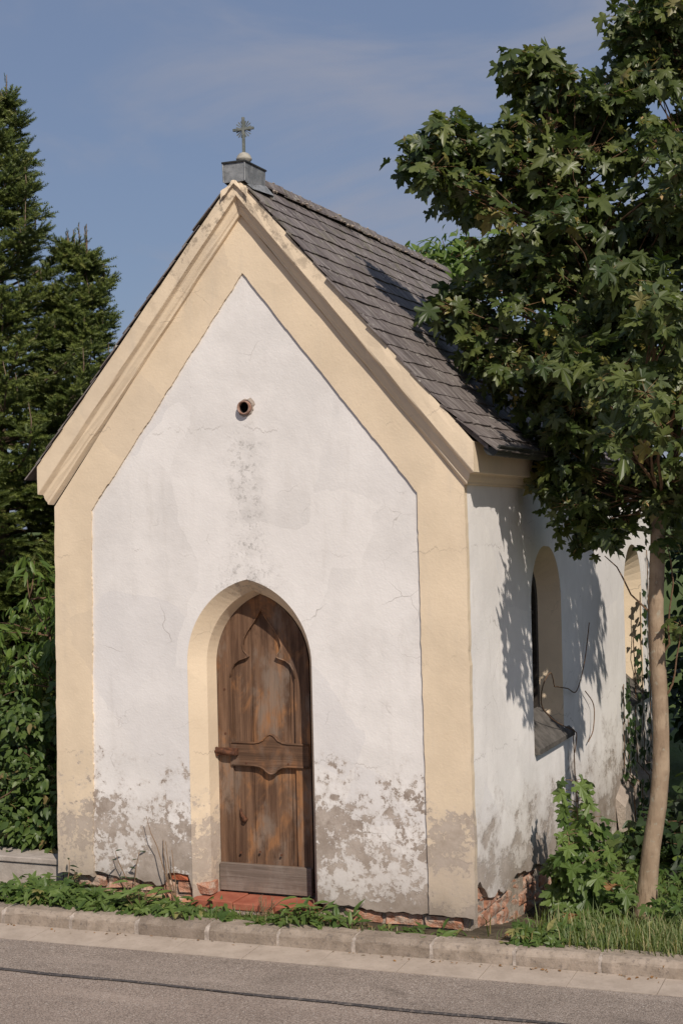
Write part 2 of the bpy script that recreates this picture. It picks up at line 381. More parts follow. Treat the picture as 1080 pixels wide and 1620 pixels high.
# door timber
def timber(key, dark, mid, light, grey, vert=True):
    g = G(key, 0.7)
    sc = (30, 30, 1.6) if vert else (1.6, 30, 34)
    gr = g.noise(1.0, 7, 0.65, 0.4, vec=g.scale(None, sc))
    fine = g.noise(1.0, 4, 0.6, vec=g.scale(None, (130, 130, 4) if vert else (4, 130, 130)))
    col = g.mix(g.step(gr, 0.32, 0.68), dark, mid)
    big = g.noise(3.2, 5, 0.62, 0.5, vec=g.scale(None, (1.6, 1.6, 0.8)))
    col = g.mix(g.math('MULTIPLY', g.step(big, 0.48, 0.60), g.step(gr, 0.30, 0.58, 0.3, 1.0)), col, light)
    col = g.mix(g.step(g.noise(2.3, 5, 0.65, vec=g.scale(None, (2.2, 2, 1))), 0.48, 0.64, 0, 0.8), col, grey)
    col = g.mix(g.step(fine, 0.52, 0.75, 0, 0.6), col, tuple(c*0.5 for c in dark))
    col = g.mix(g.step(g.noise(4.5, 6, 0.7, vec=g.scale(None, (1.5, 1.5, 0.7))), 0.56, 0.70, 0, 0.7), col, tuple(c*0.7 for c in dark))
    col = g.mix(g.math('MULTIPLY', g.rand(), 0.35), col, dark)
    M[key] = g.done(col, 0.72, g.bump(g.math('ADD', gr, g.math('MULTIPLY', fine, 0.7)), 0.55, 0.006), spec=0.25)
timber('oak', (0.085, 0.045, 0.027), (0.245, 0.142, 0.086), (0.40, 0.19, 0.080), (0.27, 0.21, 0.165))
timber('oak_rail', (0.09, 0.050, 0.030), (0.20, 0.110, 0.066), (0.29, 0.14, 0.066), (0.21, 0.155, 0.122), False)
timber('grey_board', (0.15, 0.115, 0.092), (0.235, 0.185, 0.155), (0.26, 0.195, 0.155), (0.28, 0.235, 0.20), False)
# bark, leaves
g = G('bark', 0.85)
c = g.mix(g.step(g.noise(7, 5, 0.6), 0.35, 0.7), (0.28, 0.20, 0.135), (0.40, 0.30, 0.21))
c = g.mix(g.step(g.noise(1.0, 5, 0.7, vec=g.scale(None, (40, 40, 9))), 0.52, 0.70, 0, 0.55), c, (0.15, 0.105, 0.07))
c = g.mix(g.step(g.noise(3, 4), 0.6, 0.75, 0, 0.5), c, (0.20, 0.20, 0.13))
c = g.mix(g.step(g.noise(24, 4, 0.6), 0.60, 0.68, 0, 0.6), c, (0.36, 0.34, 0.27))
M['bark'] = g.done(c, 0.85, g.bump(g.noise(1.0, 6, 0.7, vec=g.scale(None, (45, 45, 10))), 0.7, 0.010), spec=0.2)
simple('twig', (0.10, 0.06, 0.035), (0.20, 0.12, 0.07), 40, 0.85, 0.3)
simple('dry_stem', (0.16, 0.10, 0.06), (0.26, 0.17, 0.10), 30, 0.9, 0.3)
simple('conifer_bark', (0.12, 0.085, 0.06), (0.20, 0.14, 0.095), 30, 0.9, 0.5)
def leafmat(key, a, b, hi, rough=0.45, trans=0.22, hiat=0.95, spec=0.35):
    g = G(key, rough); t = g.attr('tint')
    c = g.mix(t, a, b)
    c = g.mix(g.step(t, hiat, hiat+0.02), c, hi)
    c = g.mix(g.step(g.noise(60, 3), 0.5, 0.8, 0, 0.35), c, tuple(x*0.6 for x in a))
    geo = [n for n in g.t.nodes if n.bl_idname == 'ShaderNodeNewGeometry'][0]
    c = g.mix(g.math('MULTIPLY', geo.outputs['Backfacing'], 0.35), c, (0.16, 0.20, 0.12))
    M[key] = g.leafy(c, rough, trans, None, spec)
leafmat('maple', (0.032, 0.056, 0.015), (0.140, 0.165, 0.048), (0.28, 0.23, 0.07), 0.40, 0.28, 0.96, 0.42)
leafmat('shade_leaf', (0.018, 0.035, 0.013), (0.045, 0.075, 0.024), (0.12, 0.17, 0.03), 0.45, 0.2, 0.96)  # dark greens: shade of the background behind the maple put into the colour
leafmat('bright_leaf', (0.070, 0.120, 0.024), (0.150, 0.215, 0.045), (0.26, 0.25, 0.06), 0.42, 0.32, 0.97)
leafmat('weed_leaf', (0.055, 0.100, 0.022), (0.140, 0.200, 0.050), (0.26, 0.24, 0.09), 0.45, 0.28, 0.95)
leafmat('grass', (0.100, 0.145, 0.030), (0.225, 0.260, 0.070), (0.42, 0.34, 0.16), 0.55, 0.3, 0.80)
leafmat('needle', (0.062, 0.092, 0.020), (0.165, 0.195, 0.044), (0.20, 0.21, 0.06), 0.5, 0.2, 0.93)
leafmat('dry_leaf', (0.20, 0.10, 0.045), (0.34, 0.18, 0.07), (0.38, 0.24, 0.10), 0.7, 0.2, 0.95)
leafmat('seed', (0.34, 0.22, 0.10), (0.48, 0.33, 0.15), (0.4, 0.3, 0.1), 0.6, 0.25, 0.99)
simple('stalk', (0.26, 0.13, 0.075), (0.34, 0.22, 0.10), 30, 0.7, 0.2)
leafmat('bramble', (0.040, 0.075, 0.018), (0.125, 0.175, 0.045), (0.24, 0.18, 0.08), 0.45, 0.25, 0.95)
# window pane
g = G('pane', 0.12); M['pane'] = g.done((0.02, 0.022, 0.022), 0.12, None, None, 0.5)

# ================================================================== SETTING
def sstep(a, b, x):
    t = min(1, max(0, (x-a)/(b-a))); return t*t*(3-2*t)
def ground_z(x, y):
    return -0.055 - 0.215*sstep(-0.15, 1.25, y)*sstep(1.6, 2.7, x) + 0.012*sin(x*5.1+y*3)*cos(y*4.3)
xs = [-600, -200, -80, -30, -12, -6] + [-4+0.2*i for i in range(66)] + [10, 14, 22, 40, 90, 220, 600]
ys = [-0.36+0.12*i for i in range(22)] + [2.6+0.6*i for i in range(16)] + [13, 18, 30, 60, 140, 320, 700]
V = [(x, max(y, -0.405+0.03*min(12, max(-8, x))+0.07+0.002*j), ground_z(x, y)) for j, y in enumerate(ys) for x in xs]
nx = len(xs)
F = [(j*nx+i, j*nx+i+1, (j+1)*nx+i+1, (j+1)*nx+i) for j in range(len(ys)-1) for i in range(nx-1)]
tag(mesh('ground', V, F, M['soil'], smooth=True), kind='structure')
# kerb follows a gently skewed line: front face y = KY(x)
def KY(x): return -0.405 + 0.030*x
ROADZ = -0.125
tag(B().add([(-600, -600, ROADZ-0.012), (600, -600, ROADZ-0.012), (600, KY(600)*0-0.30, ROADZ-0.012), (-600, -0.30, ROADZ-0.012)], [(0, 1, 2, 3)]).build('ground_base', M['soil']), kind='structure')
V = [(-300, -9.5, ROADZ), (300, -9.5, ROADZ), (300, -0.66+0.035*12, ROADZ), (12, -0.66+0.035*12, ROADZ), (-8, -0.66-0.035*8, ROADZ), (-300, -0.66-0.035*8, ROADZ)]
tag(mesh('road', V, [(0, 1, 2, 3, 4, 5)], M['asphalt']), kind='structure')
def SEAM(x): return -1.125 + 0.022*x + 0.008*sin(x*2.1) + 0.005*sin(x*6.7)
def EDGE(x): return -0.638 + 0.033*x
n = 160; V = []; F = []
for i in range(n):
    x = -8 + 20*i/(n-1); V += [(x, SEAM(x), ROADZ+0.004), (x, EDGE(x)+0.006*sin(x*9)+0.004*sin(x*23), ROADZ+0.004)]
    if i: F.append((2*i-2, 2*i, 2*i+1, 2*i-1))
tag(mesh('road_patch', V, F, M['asphalt_strip']), kind='structure')
V = []; F = []; n = 400; rg = random.Random(3)
for i in range(n):
    x = -8 + 20*i/(n-1); w = 0.0095 + 0.003*sin(x*3.1) + 0.002*sin(x*11) + rg.gauss(0, 0.0016)
    V += [(x, SEAM(x)-w+rg.gauss(0, .0015), ROADZ+0.005), (x, SEAM(x)-w*0.4, ROADZ+0.011), (x, SEAM(x)+w*0.4, ROADZ+0.011), (x, SEAM(x)+w, ROADZ+0.006)]
    if i:
        for k in range(3): F.append((4*i-4+k, 4*i+k, 4*i+k+1, 4*i-3+k))
o = mesh('tar_seam', V, F, M['tar'], smooth=True); tag(o, kind='structure')
# kerbstones, mortar joints and gutter slabs
kerb = empty('kerb', (0, -0.4, 0)); tag(kerb, kind='structure')
chan = empty('gutter_channel', (0, -0.55, ROADZ)); tag(chan, kind='structure')
kx = [-3.02, -2.6, -2.2, -1.78, -1.36, -0.95, -0.52, -0.115, 0.32, 0.725, 1.14, 1.545, 1.965, 2.375, 2.80, 3.22, 3.63, 4.05, 4.47, 4.88, 5.3, 5.7, 6.1, 6.5]
rg = random.Random(11)
for i in range(len(kx)-1):
    a, b = kx[i]+0.008, kx[i+1]-0.008
    V = []; F = []; m = 9
    for k in range(m):
        x = a + (b-a)*k/(m-1); e = 0.012 if k in (0, m-1) else 0
        y0 = KY(x) + rg.gauss(0, 0.0018); zt = -0.030 + rg.gauss(0, 0.0015)
        for (yy, zz) in [(y0+0.004+e*0.3, -0.22), (y0+0.002+e*0.3, -0.06), (y0+0.004+e*.5, zt-0.022), (y0+0.016+e*.6, zt-0.004-e*0.3), (y0+0.03, zt+0.002-e*0.2), (y0+0.125, zt+0.004), (y0+0.13, -0.22)]:
            V.append((x, yy + rg.gauss(0, 0.0012), zz))
    for k in range(m-1):
        for j in range(6): F.append((k*7+j, (k+1)*7+j, (k+1)*7+j+1, k*7+j+1))
    F.append(tuple(range(7))); F.append(tuple((m-1)*7+j for j in range(6, -1, -1)))
    me_o = mesh('kerbstone', V, F, M['kerb'], kerb, smooth=False)
    jx = kx[i+1]
    V = []; F = []
    for k in range(6):
        t = k/5
        for s in (-1, 1):
            pass
    b_ = B(); pts = [(KY(jx)+0.006, -0.2), (KY(jx)+0.005, -0.06), (KY(jx)+0.014, -0.04), (KY(jx)+0.045, -0.030), (KY(jx)+0.12, -0.028)]
    for (yy, zz) in pts:
        V += [(jx-0.007-rg.random()*0.009, yy-0.001, zz-0.004), (jx+0.007+rg.random()*0.009, yy-0.001, zz-0.004)]
    V += [(jx-0.008, KY(jx)+0.12, -0.2), (jx+0.008, KY(jx)+0.12, -0.2)]
    F = [(2*k, 2*k+1, 2*k+3, 2*k+2) for k in range(5)]
    mesh('mortar_joint', V, F, M['joint'], kerb)
    # gutter slab below the kerb, joints out of step with the kerb's
    a, b = kx[i]+0.31, kx[i+1]+0.31
    b_ = B(); V = []
    e0, e1 = EDGE(a), EDGE(b)
    for (x, e) in ((a+0.0018, e0), (b-0.0018, e1)):
        V += [(x, e, ROADZ-0.03), (x, e-0.0, ROADZ+0.006+rg.gauss(0, .001)), (x, KY(x)+0.003, ROADZ+0.014), (x, KY(x)+0.003, ROADZ-0.03)]
    mesh('gutter_slab', V, [(0, 1, 5, 4), (1, 2, 6, 5), (2, 3, 7, 6), (0, 3, 2, 1), (4, 5, 6, 7)], M['slab'], chan)

# ================================================================== CHAPEL
ch = empty('wayside_chapel', (1.25, 0, 0))
tag(ch, 'small white and cream plastered chapel with pointed brown door and slate roof', 'chapel')
WX = 2.505; LEN = 5.2
def tl(x): return 0.020*(x-1.25)/1.25           # the building has settled a little to the left
def FX(x, z): return x
def arch(h, H, cx, zs, n=14, z0=0.0, seed=None):
    """pointed arch outline, left foot up over the apex to the right foot"""
    c = (H*H-h*h)/(2*h); r = h+c
    th = math.asin(min(1, H/r)) if c >= 0 else math.asin(min(1, H/r))
    pts = [(cx-h, z0)]
    for i in range(n+1):
        a = th*i/n; pts.append((cx+c-r*cos(a), zs+r*sin(a)))
    for i in range(n-1, -1, -1):
        a = th*i/n; pts.append((cx-c+r*cos(a), zs+r*sin(a)))
    pts.append((cx+h, z0))
    return pts
DC = 1.238
doorA = arch(0.378, 0.465, DC, 1.314, 16, -0.02)
doorB = arch(0.300, 0.415, DC, 1.300, 16, -0.02)
doorC = arch(0.285, 0.400, DC, 1.290, 16, -0.02)
doorB = [(x if x < DC else DC+(x-DC)*1.125, z) for x, z in doorB]       # the right jamb is cut squarer than the left
doorC = [(x if x < DC else DC+(x-DC)*1.03, z) for x, z in doorC]
rg = random.Random(5)
# white front panel, with the door opening and a broken lower edge
def lower(x0, x1, base, amp, seed, step=0.025):
    r = random.Random(seed); out = []; w = 0; x = x0; n = int(abs(x1-x0)/step); s = (x1-x0)/n
    for i in range(n+1):
        w = 0.8*w + r.gauss(0, amp*0.5); out.append((x0+s*i, base(x0+s*i)+w+r.gauss(0, amp*0.25)))
    return out
def fbase(x):
    b = 0.095 - 0.085*sstep(0.2, 2.2, x)
    if 0.70 < x < 0.85: b += 0.065
    return b
PL = [(0.262, 2.176), (1.262, 3.474), (2.252, 2.232)]
left = lower(0.22, 0.858, fbase, 0.012, 2)
right = lower(1.618, 2.262, fbase, 0.010, 4)
outline = left + [(DC+(x-DC)*(1+0), z) for x, z in doorA if z > 0.2] + right
outline += rough_line((2.262, 0.05), PL[2], 0.03, 0.0015, 1)[1:] + rough_line(PL[2], PL[1], 0.03, 0.0015, 2) + rough_line(PL[1], PL[0], 0.03, 0.002, 3) + rough_line(PL[0], (0.22, 0.12), 0.03, 0.002, 4)
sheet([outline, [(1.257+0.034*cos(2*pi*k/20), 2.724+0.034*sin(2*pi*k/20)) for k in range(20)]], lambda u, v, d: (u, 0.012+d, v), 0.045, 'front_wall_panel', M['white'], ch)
# cream border band standing proud of it
def wob(seed, pts): return pts
inner = rough_line((0.226, 0.10), (0.266, 2.180), 0.014, 0.0024, 21) + rough_line((0.266, 2.180), (1.262, 3.466), 0.014, 0.0020, 22) + rough_line((1.262, 3.466), (2.246, 2.228), 0.03, 0.0016, 23) + rough_line((2.246, 2.228), (2.256, 0.012), 0.03, 0.0016, 24)
rb = lower(2.256, 2.507, lambda x: 0.012, 0.006, 8)
lb = lower(-0.012, 0.226, lambda x: 0.085, 0.010, 9)
outer = rough_line((2.509, 0.012), (WX, 2.25), 0.04, 0.0022, 25)[1:] + [(WX, 2.26), (1.25, 3.80), (0.02, 2.21)] + rough_line((0.02, 2.20), (-0.012, 0.085), 0.04, 0.0016, 26)
sheet([inner + rb + outer + lb], lambda u, v, d: (u, d, v), 0.05, 'border_band', M['cream'], ch)
# masonry core and floor
core = B()
core.box(0.02, 0.85, 0.058, 0.34, -0.5, 2.25); core.box(1.63, 2.468, 0.058, 0.30, -0.5, 2.25); core.box(0.84, 1.64, 0.03, 0.2, -0.5, -0.21)
core.add([(0.02, 0.062, 2.25), (2.47, 0.062, 2.25), (1.25, 0.062, 3.84), (0.02, 0.3, 2.25), (2.47, 0.3, 2.25), (1.25, 0.3, 3.84)], [(0, 1, 2), (3, 5, 4)])
core.box(0.93, 1.55, 0.22, 0.34, -0.3, 2.3)
core.box(2.20, 2.470, 0.3, LEN, -0.7, 0.5); core.box(0.02, 0.3, 0.3, LEN, -0.7, 2.3)
core.box(0.3, 2.2, 0.3, LEN, -0.75, -0.3); core.box(0.03, 2.45, LEN-0.25, LEN-0.02, -0.7, 2.25)
core.box(2.12, 2.20, 0.35, LEN-0.3, -0.3, 2.3)
core.build('masonry_core', M['mortar'], ch)
# side walls (right one with two lancet openings) and back
def lancet(y0, y1, zs, zsp, za, n=9):
    pts = arch((y1-y0)/2, za-zsp, (y0+y1)/2, zsp, n, zs); return pts
W1 = (1.285, 2.03, 0.705, 1.55, 1.905); W2 = (4.04, 4.75, 0.64, 1.50, 1.850)
edge_pts = [(0.012, 0.168), (0.06, 0.16), (0.12, 0.18), (0.2, 0.12), (0.3, 0.05), (0.38, 0.035), (0.46, 0.062), (0.55, 0.012), (0.65, 0.017), (0.78, 0.05), (0.91, 0.043), (1.1, 0.01), (1.25, 0.02), (1.42, -0.03), (1.57, -0.028), (1.8, -0.07), (2.1, -0.09), (2.3, -0.2), (2.6, -0.3), (3.2, -0.5), (5.2, -0.6)]
ep = []
for a, b in zip(edge_pts[:-1], edge_pts[1:]): ep += rough_line(a, b, 0.03, 0.006, int(a[0]*100))
ep.append(edge_pts[-1])
side_out = ep + [(LEN, 2.30), (0.012, 2.30)]
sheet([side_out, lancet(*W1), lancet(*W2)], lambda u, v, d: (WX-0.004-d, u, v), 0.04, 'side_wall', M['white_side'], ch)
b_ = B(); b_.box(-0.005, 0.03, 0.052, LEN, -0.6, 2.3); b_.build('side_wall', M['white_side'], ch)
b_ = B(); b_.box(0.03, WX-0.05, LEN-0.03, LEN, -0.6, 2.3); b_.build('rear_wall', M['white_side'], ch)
# exposed brickwork: each brick a piece
def brick_mesh(seed, l=0.21, h=0.066, d=0.10):
    bm = bmesh.new(); bmesh.ops.create_cube(bm, size=1)
    bmesh.ops.scale(bm, vec=(l, d, h), verts=bm.verts)
    bmesh.ops.subdivide_edges(bm, edges=bm.edges, cuts=1, use_grid_fill=True)
    r = random.Random(seed)
    for v in bm.verts:
        corner = sum(abs(abs(c)-e/2) < 1e-4 for c, e in zip(v.co, (l, d, h)))
        k = 0.006 if corner == 3 else 0.0045
        v.co += Vector((r.gauss(0, k*0.7), r.gauss(0, k), r.gauss(0, k*0.6)))
        if corner >= 2: v.co *= 0.97
    me = bpy.data.meshes.new('brick'); bm.to_mesh(me); bm.free(); return me
BR = [brick_mesh(i) for i in range(6)]; BRH = [brick_mesh(20+i, 0.115) for i in range(4)]
for m_ in BR+BRH: m_.materials.append(M['brick'])
brw = empty('exposed_brickwork', (2.4, 0.5, -0.1)); brw.parent = ch; brw.matrix_parent_inverse = Matrix.Translation(-Vector((1.25, 0, 0)))
def put_brick(me, loc, rz, rg, parent=brw):
    o = bpy.data.objects.new('brick', me); COL.objects.link(o); o.parent = parent
    o.location = Vector(loc) - Vector((2.4, 0.5, -0.1)); o.rotation_euler = (rg.gauss(0, 0.012), rg.gauss(0, 0.012), rz+rg.gauss(0, 0.012)); return o
rg = random.Random(17)
for k in range(8):                       # right side wall
    z = -0.44+0.078*k; y = 0.06 + (0.11 if k % 2 else 0.0)
    while y < 2.25:
        top = 0.2-0.13*y
        if z < top + 0.04:
            put_brick(random.Random(int(y*100)+k).choice(BR), (WX-0.078+rg.gauss(0, 0.008), y+0.1, z), pi/2, rg)
        y += 0.226
for k in range(3):                       # along the foot of the front
    z = -0.105+0.078*k; x = 0.08 + (0.11 if k % 2 else 0.0)
    while x < 2.42:
        if not (0.84 < x+0.0 < 1.62 and z > -0.1) and z < fbase(x)+0.02:
            put_brick(random.Random(int(x*100)+k).choice(BR), (min(x+0.1, WX-0.12), 0.085+rg.gauss(0, 0.004), z), 0, rg)
        x += 0.226
o = put_brick(BRH[1], (0.772, 0.073, 0.125), 0, rg); o.data = o.data.copy(); o.data.materials.clear(); o.data.materials.append(M['brick_red'])
# rubble of render at the corner and beside the door
# door reveal, three outlines deep
V = []; F = []
steps = [(doorA, 0.011), (doorB, 0.095), (doorC, 0.185)]
for o_, y in steps:
    for (x, z) in o_: V.append((x, y, z))
n = len(doorA)
for k in range(2):
    for i in range(n-1): F.append((k*n+i, k*n+i+1, (k+1)*n+i+1, (k+1)*n+i))
mesh('door_reveal', V, F, M['cream'], ch)
# cornice: one moulding swept up both rakes and back along both eaves
prof = [(0.0, 2.475, 3.995), (0.076, 2.462, 3.985), (0.077, 2.40, 3.93), (0.076, 2.304, 3.884), (0.073, 2.300, 3.878), (0.047, 2.298, 3.874), (0.043, 2.292, 3.862), (0.040, 2.278, 3.843), (0.033, 2.264, 3.822), (0.025, 2.256, 3.806), (0.023, 2.246, 3.792), (0.020, 2.242, 3.786), (-0.01, 2.240, 3.782)]
V = []; F = []
def cpath(p, f, a):
    P = [(-p*0.6+0.0, LEN+p, f-0.02), (-p*0.62+0.005, -p, f-0.018)]
    m = 14; l = Vector((-p*0.62+0.005, f-0.018)); t = Vector((1.268, a)); r = Vector((WX+p, f+0.02))
    rr = random.Random(int(f*1000))
    for i in range(1, m): q = l.lerp(t, i/m); P.append((q.x, -p+rr.gauss(0, 0.0012), q.y+rr.gauss(0, 0.002)))
    P.append((t.x, -p, t.y))
    for i in range(1, m): q = t.lerp(r, i/m); P.append((q.x, -p+rr.gauss(0, 0.0012), q.y+rr.gauss(0, 0.002)))
    P += [(WX+p, -p, f+0.02), (WX+p, LEN+p, f-0.0)]
    return P
for p in prof: V += cpath(*p)
n = len(cpath(*prof[0]))
for k in range(len(prof)-1):
    for i in range(n-1): F.append((k*n+i, (k+1)*n+i, (k+1)*n+i+1, k*n+i+1))
co = mesh('cornice', V, F, M['cream'], ch)
# vent pipe over the door
vp = (1.257, 0.0, 2.724)
b_ = B(); n = 24
ring = lambda r, y: [(vp[0]+r*cos(2*pi*k/n), y, vp[2]+r*sin(2*pi*k/n)) for k in range(n)]
V = ring(0.040, 0.02)+ring(0.039, -0.016)+ring(0.036, -0.020)+ring(0.031, -0.018)+ring(0.0305, 0.004)
F = [(k*n+i, k*n+(i+1) % n, (k+1)*n+(i+1) % n, (k+1)*n+i) for k in range(4) for i in range(n)]
vpo = mesh('vent_pipe', V, F, M['terracotta'], ch, True)
mesh('pipe_bore', ring(0.0304, 0.0035)+ring(0.0300, 0.052), [(i, (i+1) % n, n+(i+1) % n, n+i) for i in range(n)]+[tuple(range(n, 2*n))], M['dark'], vpo)  # near-black lining and end disc: shade of the hole put into the colour
# the hole's broken plaster rim
V = []; r_ = random.Random(4)
for k in range(n):
    a = 2*pi*k/n; q = 0.047 + abs(r_.gauss(0, 0.003)) + (0.014 if 0.2 < a < 1.3 else 0); V.append((vp[0]+q*cos(a), 0.0115, vp[2]+q*sin(a)))
V += ring(0.045, 0.004)
mesh('pipe_collar', V, [(i, (i+1) % n, n+(i+1) % n, n+i) for i in range(n)], M['render_low'], vpo)

# ---- door leaf
door = empty('door', (DC, 0.185, 0)); door.parent = ch; door.matrix_parent_inverse = Matrix.Translation(-Vector((1.25, 0, 0)))
DW = Vector((DC, 0.185, 0))
def dlink(o):
    o.parent = door; o.matrix_parent_inverse = Matrix.Translation(-DW); return o
def inset(pts, d): # shrink an arch outline
    return arch(0.285-d, 0.400-d*1.15, DC, 1.290, 16, pts[0][1])
# vertical planks behind the frame
def arch_top(x):
    best = 0
    P = inset(doorC, 0.02)
    for (x0, z0), (x1, z1) in zip(P[:-1], P[1:]):
        if abs(x1-x0) > 1e-6 and min(x0, x1)-1e-6 <= x <= max(x0, x1)+1e-6:
            best = max(best, z0+(z1-z0)*(x-x0)/(x1-x0))
    return best
px_ = [0.975, 1.166, 1.398, 1.50]
for a, b in zip(px_[:-1], px_[1:]):
    a += 0.002; b -= 0.002
    m = 7; up_ = [(a+(b-a)*i/(m-1), arch_top(a+(b-a)*i/(m-1))) for i in range(m-1, -1, -1)]
    dlink(sheet([[(a, 0.03), (b, 0.03)]+up_], lambda u, v, d: (u, 0.206+d, v), 0.02, 'plank', M['oak'], None, 0))
# frame: stiles and cusped head in one board thickness
outer_f = arch(0.284, 0.399, DC, 1.290, 16, 0.03)
L_ = 0.955+0.088; R_ = 2*DC-L_
cusp = [(L_, 0.17), (L_, 1.22), (L_+0.008, 1.262), (L_+0.026, 1.295), (L_+0.055, 1.316), (L_+0.098, 1.330), (L_+0.112, 1.337), (L_+0.104, 1.352), (L_+0.086, 1.370), (L_+0.078, 1.40), (L_+0.088, 1.44), (L_+0.115, 1.485), (L_+0.155, 1.535), (L_+0.172, 1.56)]
cuspr = [(2*DC-x, z) for x, z in cusp][::-1]
hole = cusp + [(DC, 1.60)] + cuspr
hole = [(x, z) for x, z in hole]
fr = dlink(sheet([outer_f, hole], lambda u, v, d: (u, 0.186+d, v), 0.02, 'frame', M['oak'], None))
# a raised bead along the cusped head
bead = [(x-0.004, 0.185, z) for x, z in cusp[1:]] + [(DC, 0.185, 1.604)] + [(x+0.004, 0.185, z) for x, z in cuspr[:-1]]
dlink(B().tube(bead, 0.0042, 6).build('bead', M['oak'], None, True))
# middle rail with an ogee swelling above and below
C_ = DC+0.045
def ogee(z, s):
    return [(C_-0.105, z), (C_-0.07, z+s*0.006), (C_-0.045, z+s*0.018), (C_-0.03, z+s*0.036), (C_-0.015, z+s*0.047), (C_, z+s*0.052), (C_+0.015, z+s*0.047), (C_+0.03, z+s*0.036), (C_+0.045, z+s*0.018), (C_+0.07, z+s*0.006), (C_+0.105, z)]
rail = [(L_-0.01, 0.722)] + ogee(0.722, -0.85) + [(1.516, 0.722), (1.516, 0.855)] + ogee(0.855, 1.0)[::-1] + [(L_-0.01, 0.855)]
dlink(sheet([rail], lambda u, v, d: (u, 0.176+d, v), 0.03, 'middle_rail', M['oak_rail'], None))
dlink(B().tube([(L_, 0.176, 0.726)]+[(x, 0.175, z+0.004) for x, z in ogee(0.722, -0.85)]+[(1.512, 0.176, 0.726)], 0.006, 6).build('rail_moulding', M['oak_rail'], None, True))
dlink(B().tube([(L_, 0.176, 0.851)]+[(x, 0.175, z-0.003) for x, z in ogee(0.855, 1.0)]+[(1.512, 0.176, 0.851)], 0.006, 6).build('rail_moulding', M['oak_rail'], None, True))
bo = B().box(0.957, 1.521, 0.158, 0.186, 0.018, 0.172).build('kick_board', M['grey_board'], None, bevel=0.003); dlink(bo)
b_ = B().box(0.962, 1.085, 0.150, 0.176, 0.782, 0.822); b_.tube([(0.945, 0.155, 0.800), (0.985, 0.150, 0.806), (1.02, 0.146, 0.800), (1.075, 0.147, 0.792)], [0.010, 0.014, 0.015, 0.012], 8)
b_.tube([(0.955, 0.16, 0.825), (0.962, 0.150, 0.80), (0.955, 0.16, 0.775)], 0.009, 7)
dlink(b_.build('lock', M['rust'], None, bevel=0.003))
b_ = B().tube([(1.078, 0.20, 0.475), (1.082, 0.196, 0.455), (1.09, 0.194, 0.435), (1.104, 0.194, 0.42)], [0.004, 0.007, 0.010, 0.014], 8)
b_.tube([(1.104, 0.206, 0.415), (1.104, 0.184, 0.413)], 0.014, 10)
dlink(b_.build('handle', M['rust'], None, True))
for (x, z) in [(1.0, 1.15), (1.0, 0.9), (1.13, 0.737), (1.39, 0.742), (1.08, 0.23), (1.2, 0.24), (1.33, 0.23)]:
    dlink(B().tube([(x, 0.19, z), (x, 0.174 if 0.7 < z < 0.8 else 0.183, z)], 0.0065, 7).build('nail', M['rust'], None))
# threshold tiles
for a, b in [(0.872, 1.125), (1.131, 1.375), (1.381, 1.612)]:
    o = B().box(a, b, -0.035, 0.185, -0.035, 0.004+0.003*sin(a*9)).build('threshold_tile', M['tile'], ch, bevel=0.004)
B().box(0.865, 1.618, -0.028, 0.2, -0.2, -0.03).build('threshold_bed', M['mortar'], ch)

# ---- side windows
for k, (y0, y1, zs, zsp, za) in enumerate((W1, W2)):
    wn = empty('window', (WX, (y0+y1)/2, zs)); wn.parent = ch; wn.matrix_parent_inverse = Matrix.Translation(-Vector((1.25, 0, 0)))
    def wl(o): o.parent = wn; o.matrix_parent_inverse = Matrix.Translation(-Vector((WX, (y0+y1)/2, zs))); return o
    XO, XI = WX-0.0045, WX-0.175
    oA = lancet(y0, y1, zs, zsp, za); dy = (y1-y0)*0.10
    oB = lancet(y0+dy, y1-dy, zs+0.06, zsp, za-0.12)
    V = [(XO, u, v) for u, v in oA] + [(XI, u, v) for u, v in oB]; n = len(oA)
    wl(mesh('reveal', V, [(i, i+1, n+i+1, n+i) for i in range(n-1)], M['cream'], None))
    V = [(XI-0.0, u, v) for u, v in oB]
    fo = lancet(y0+dy, y1-dy, zs+0.05, zsp, za-0.12); fi = lancet(y0+dy+0.05, y1-dy-0.05, zs+0.11, zsp, za-0.20)
    wl(sheet([fo, fi], lambda u, v, d: (XI+0.035-d, u, v), 0.05, 'frame', M['frame_dark'], None))
    b_ = B(); b_.box(XI-0.002, XI+0.022, (y0+y1)/2-0.014, (y0+y1)/2+0.014, zs+0.1, za-0.2)
    for zz in (zs+0.42, zs+0.76): b_.box(XI-0.001, XI+0.021, y0+dy+0.03, y1-dy-0.03, zz, zz+0.022)
    wl(b_.build('glazing_bar', M['frame_dark'], None))
    wl(sheet([fi], lambda u, v, d: (XI-0.012-d, u, v), 0.004, 'pane', M['pane'], None))
    # sloping slate-grey sill
    ya, yb = y0-0.003, y1+0.10*(1-k)+0.05
    V = [(WX+0.045, ya, zs-0.02), (WX+0.045, yb, zs-0.026), (XI+0.03, yb-0.16, zs+0.175), (XI+0.03, ya, zs+0.175), (WX+0.045, ya, zs-0.050), (WX+0.045, yb, zs-0.052), (XI+0.03, yb-0.16, zs-0.05), (XI+0.03, ya, zs-0.05)]
    V = [(WX+0.03, ya, zs-0.012), (WX+0.03, yb, zs-0.018), (WX-0.004, yb, zs+0.012), (XI+0.03, y1-dy*0.3, zs+0.165), (XI+0.03, ya+0.02, zs+0.165), (WX+0.03, ya, zs-0.042), (WX+0.03, yb, zs-0.046), (WX-0.004, yb, zs-0.03), (XI+0.03, y1-dy*.3, zs-0.03), (XI+0.03, ya+0.02, zs-0.03)]
    wl(mesh('sill', V, [(0, 1, 2, 3, 4), (0, 5, 6, 1), (1, 6, 7, 2), (2, 7, 8, 3), (3, 8, 9, 4), (4, 9, 5, 0), (5, 9, 8, 7, 6)], M['sill'], None))
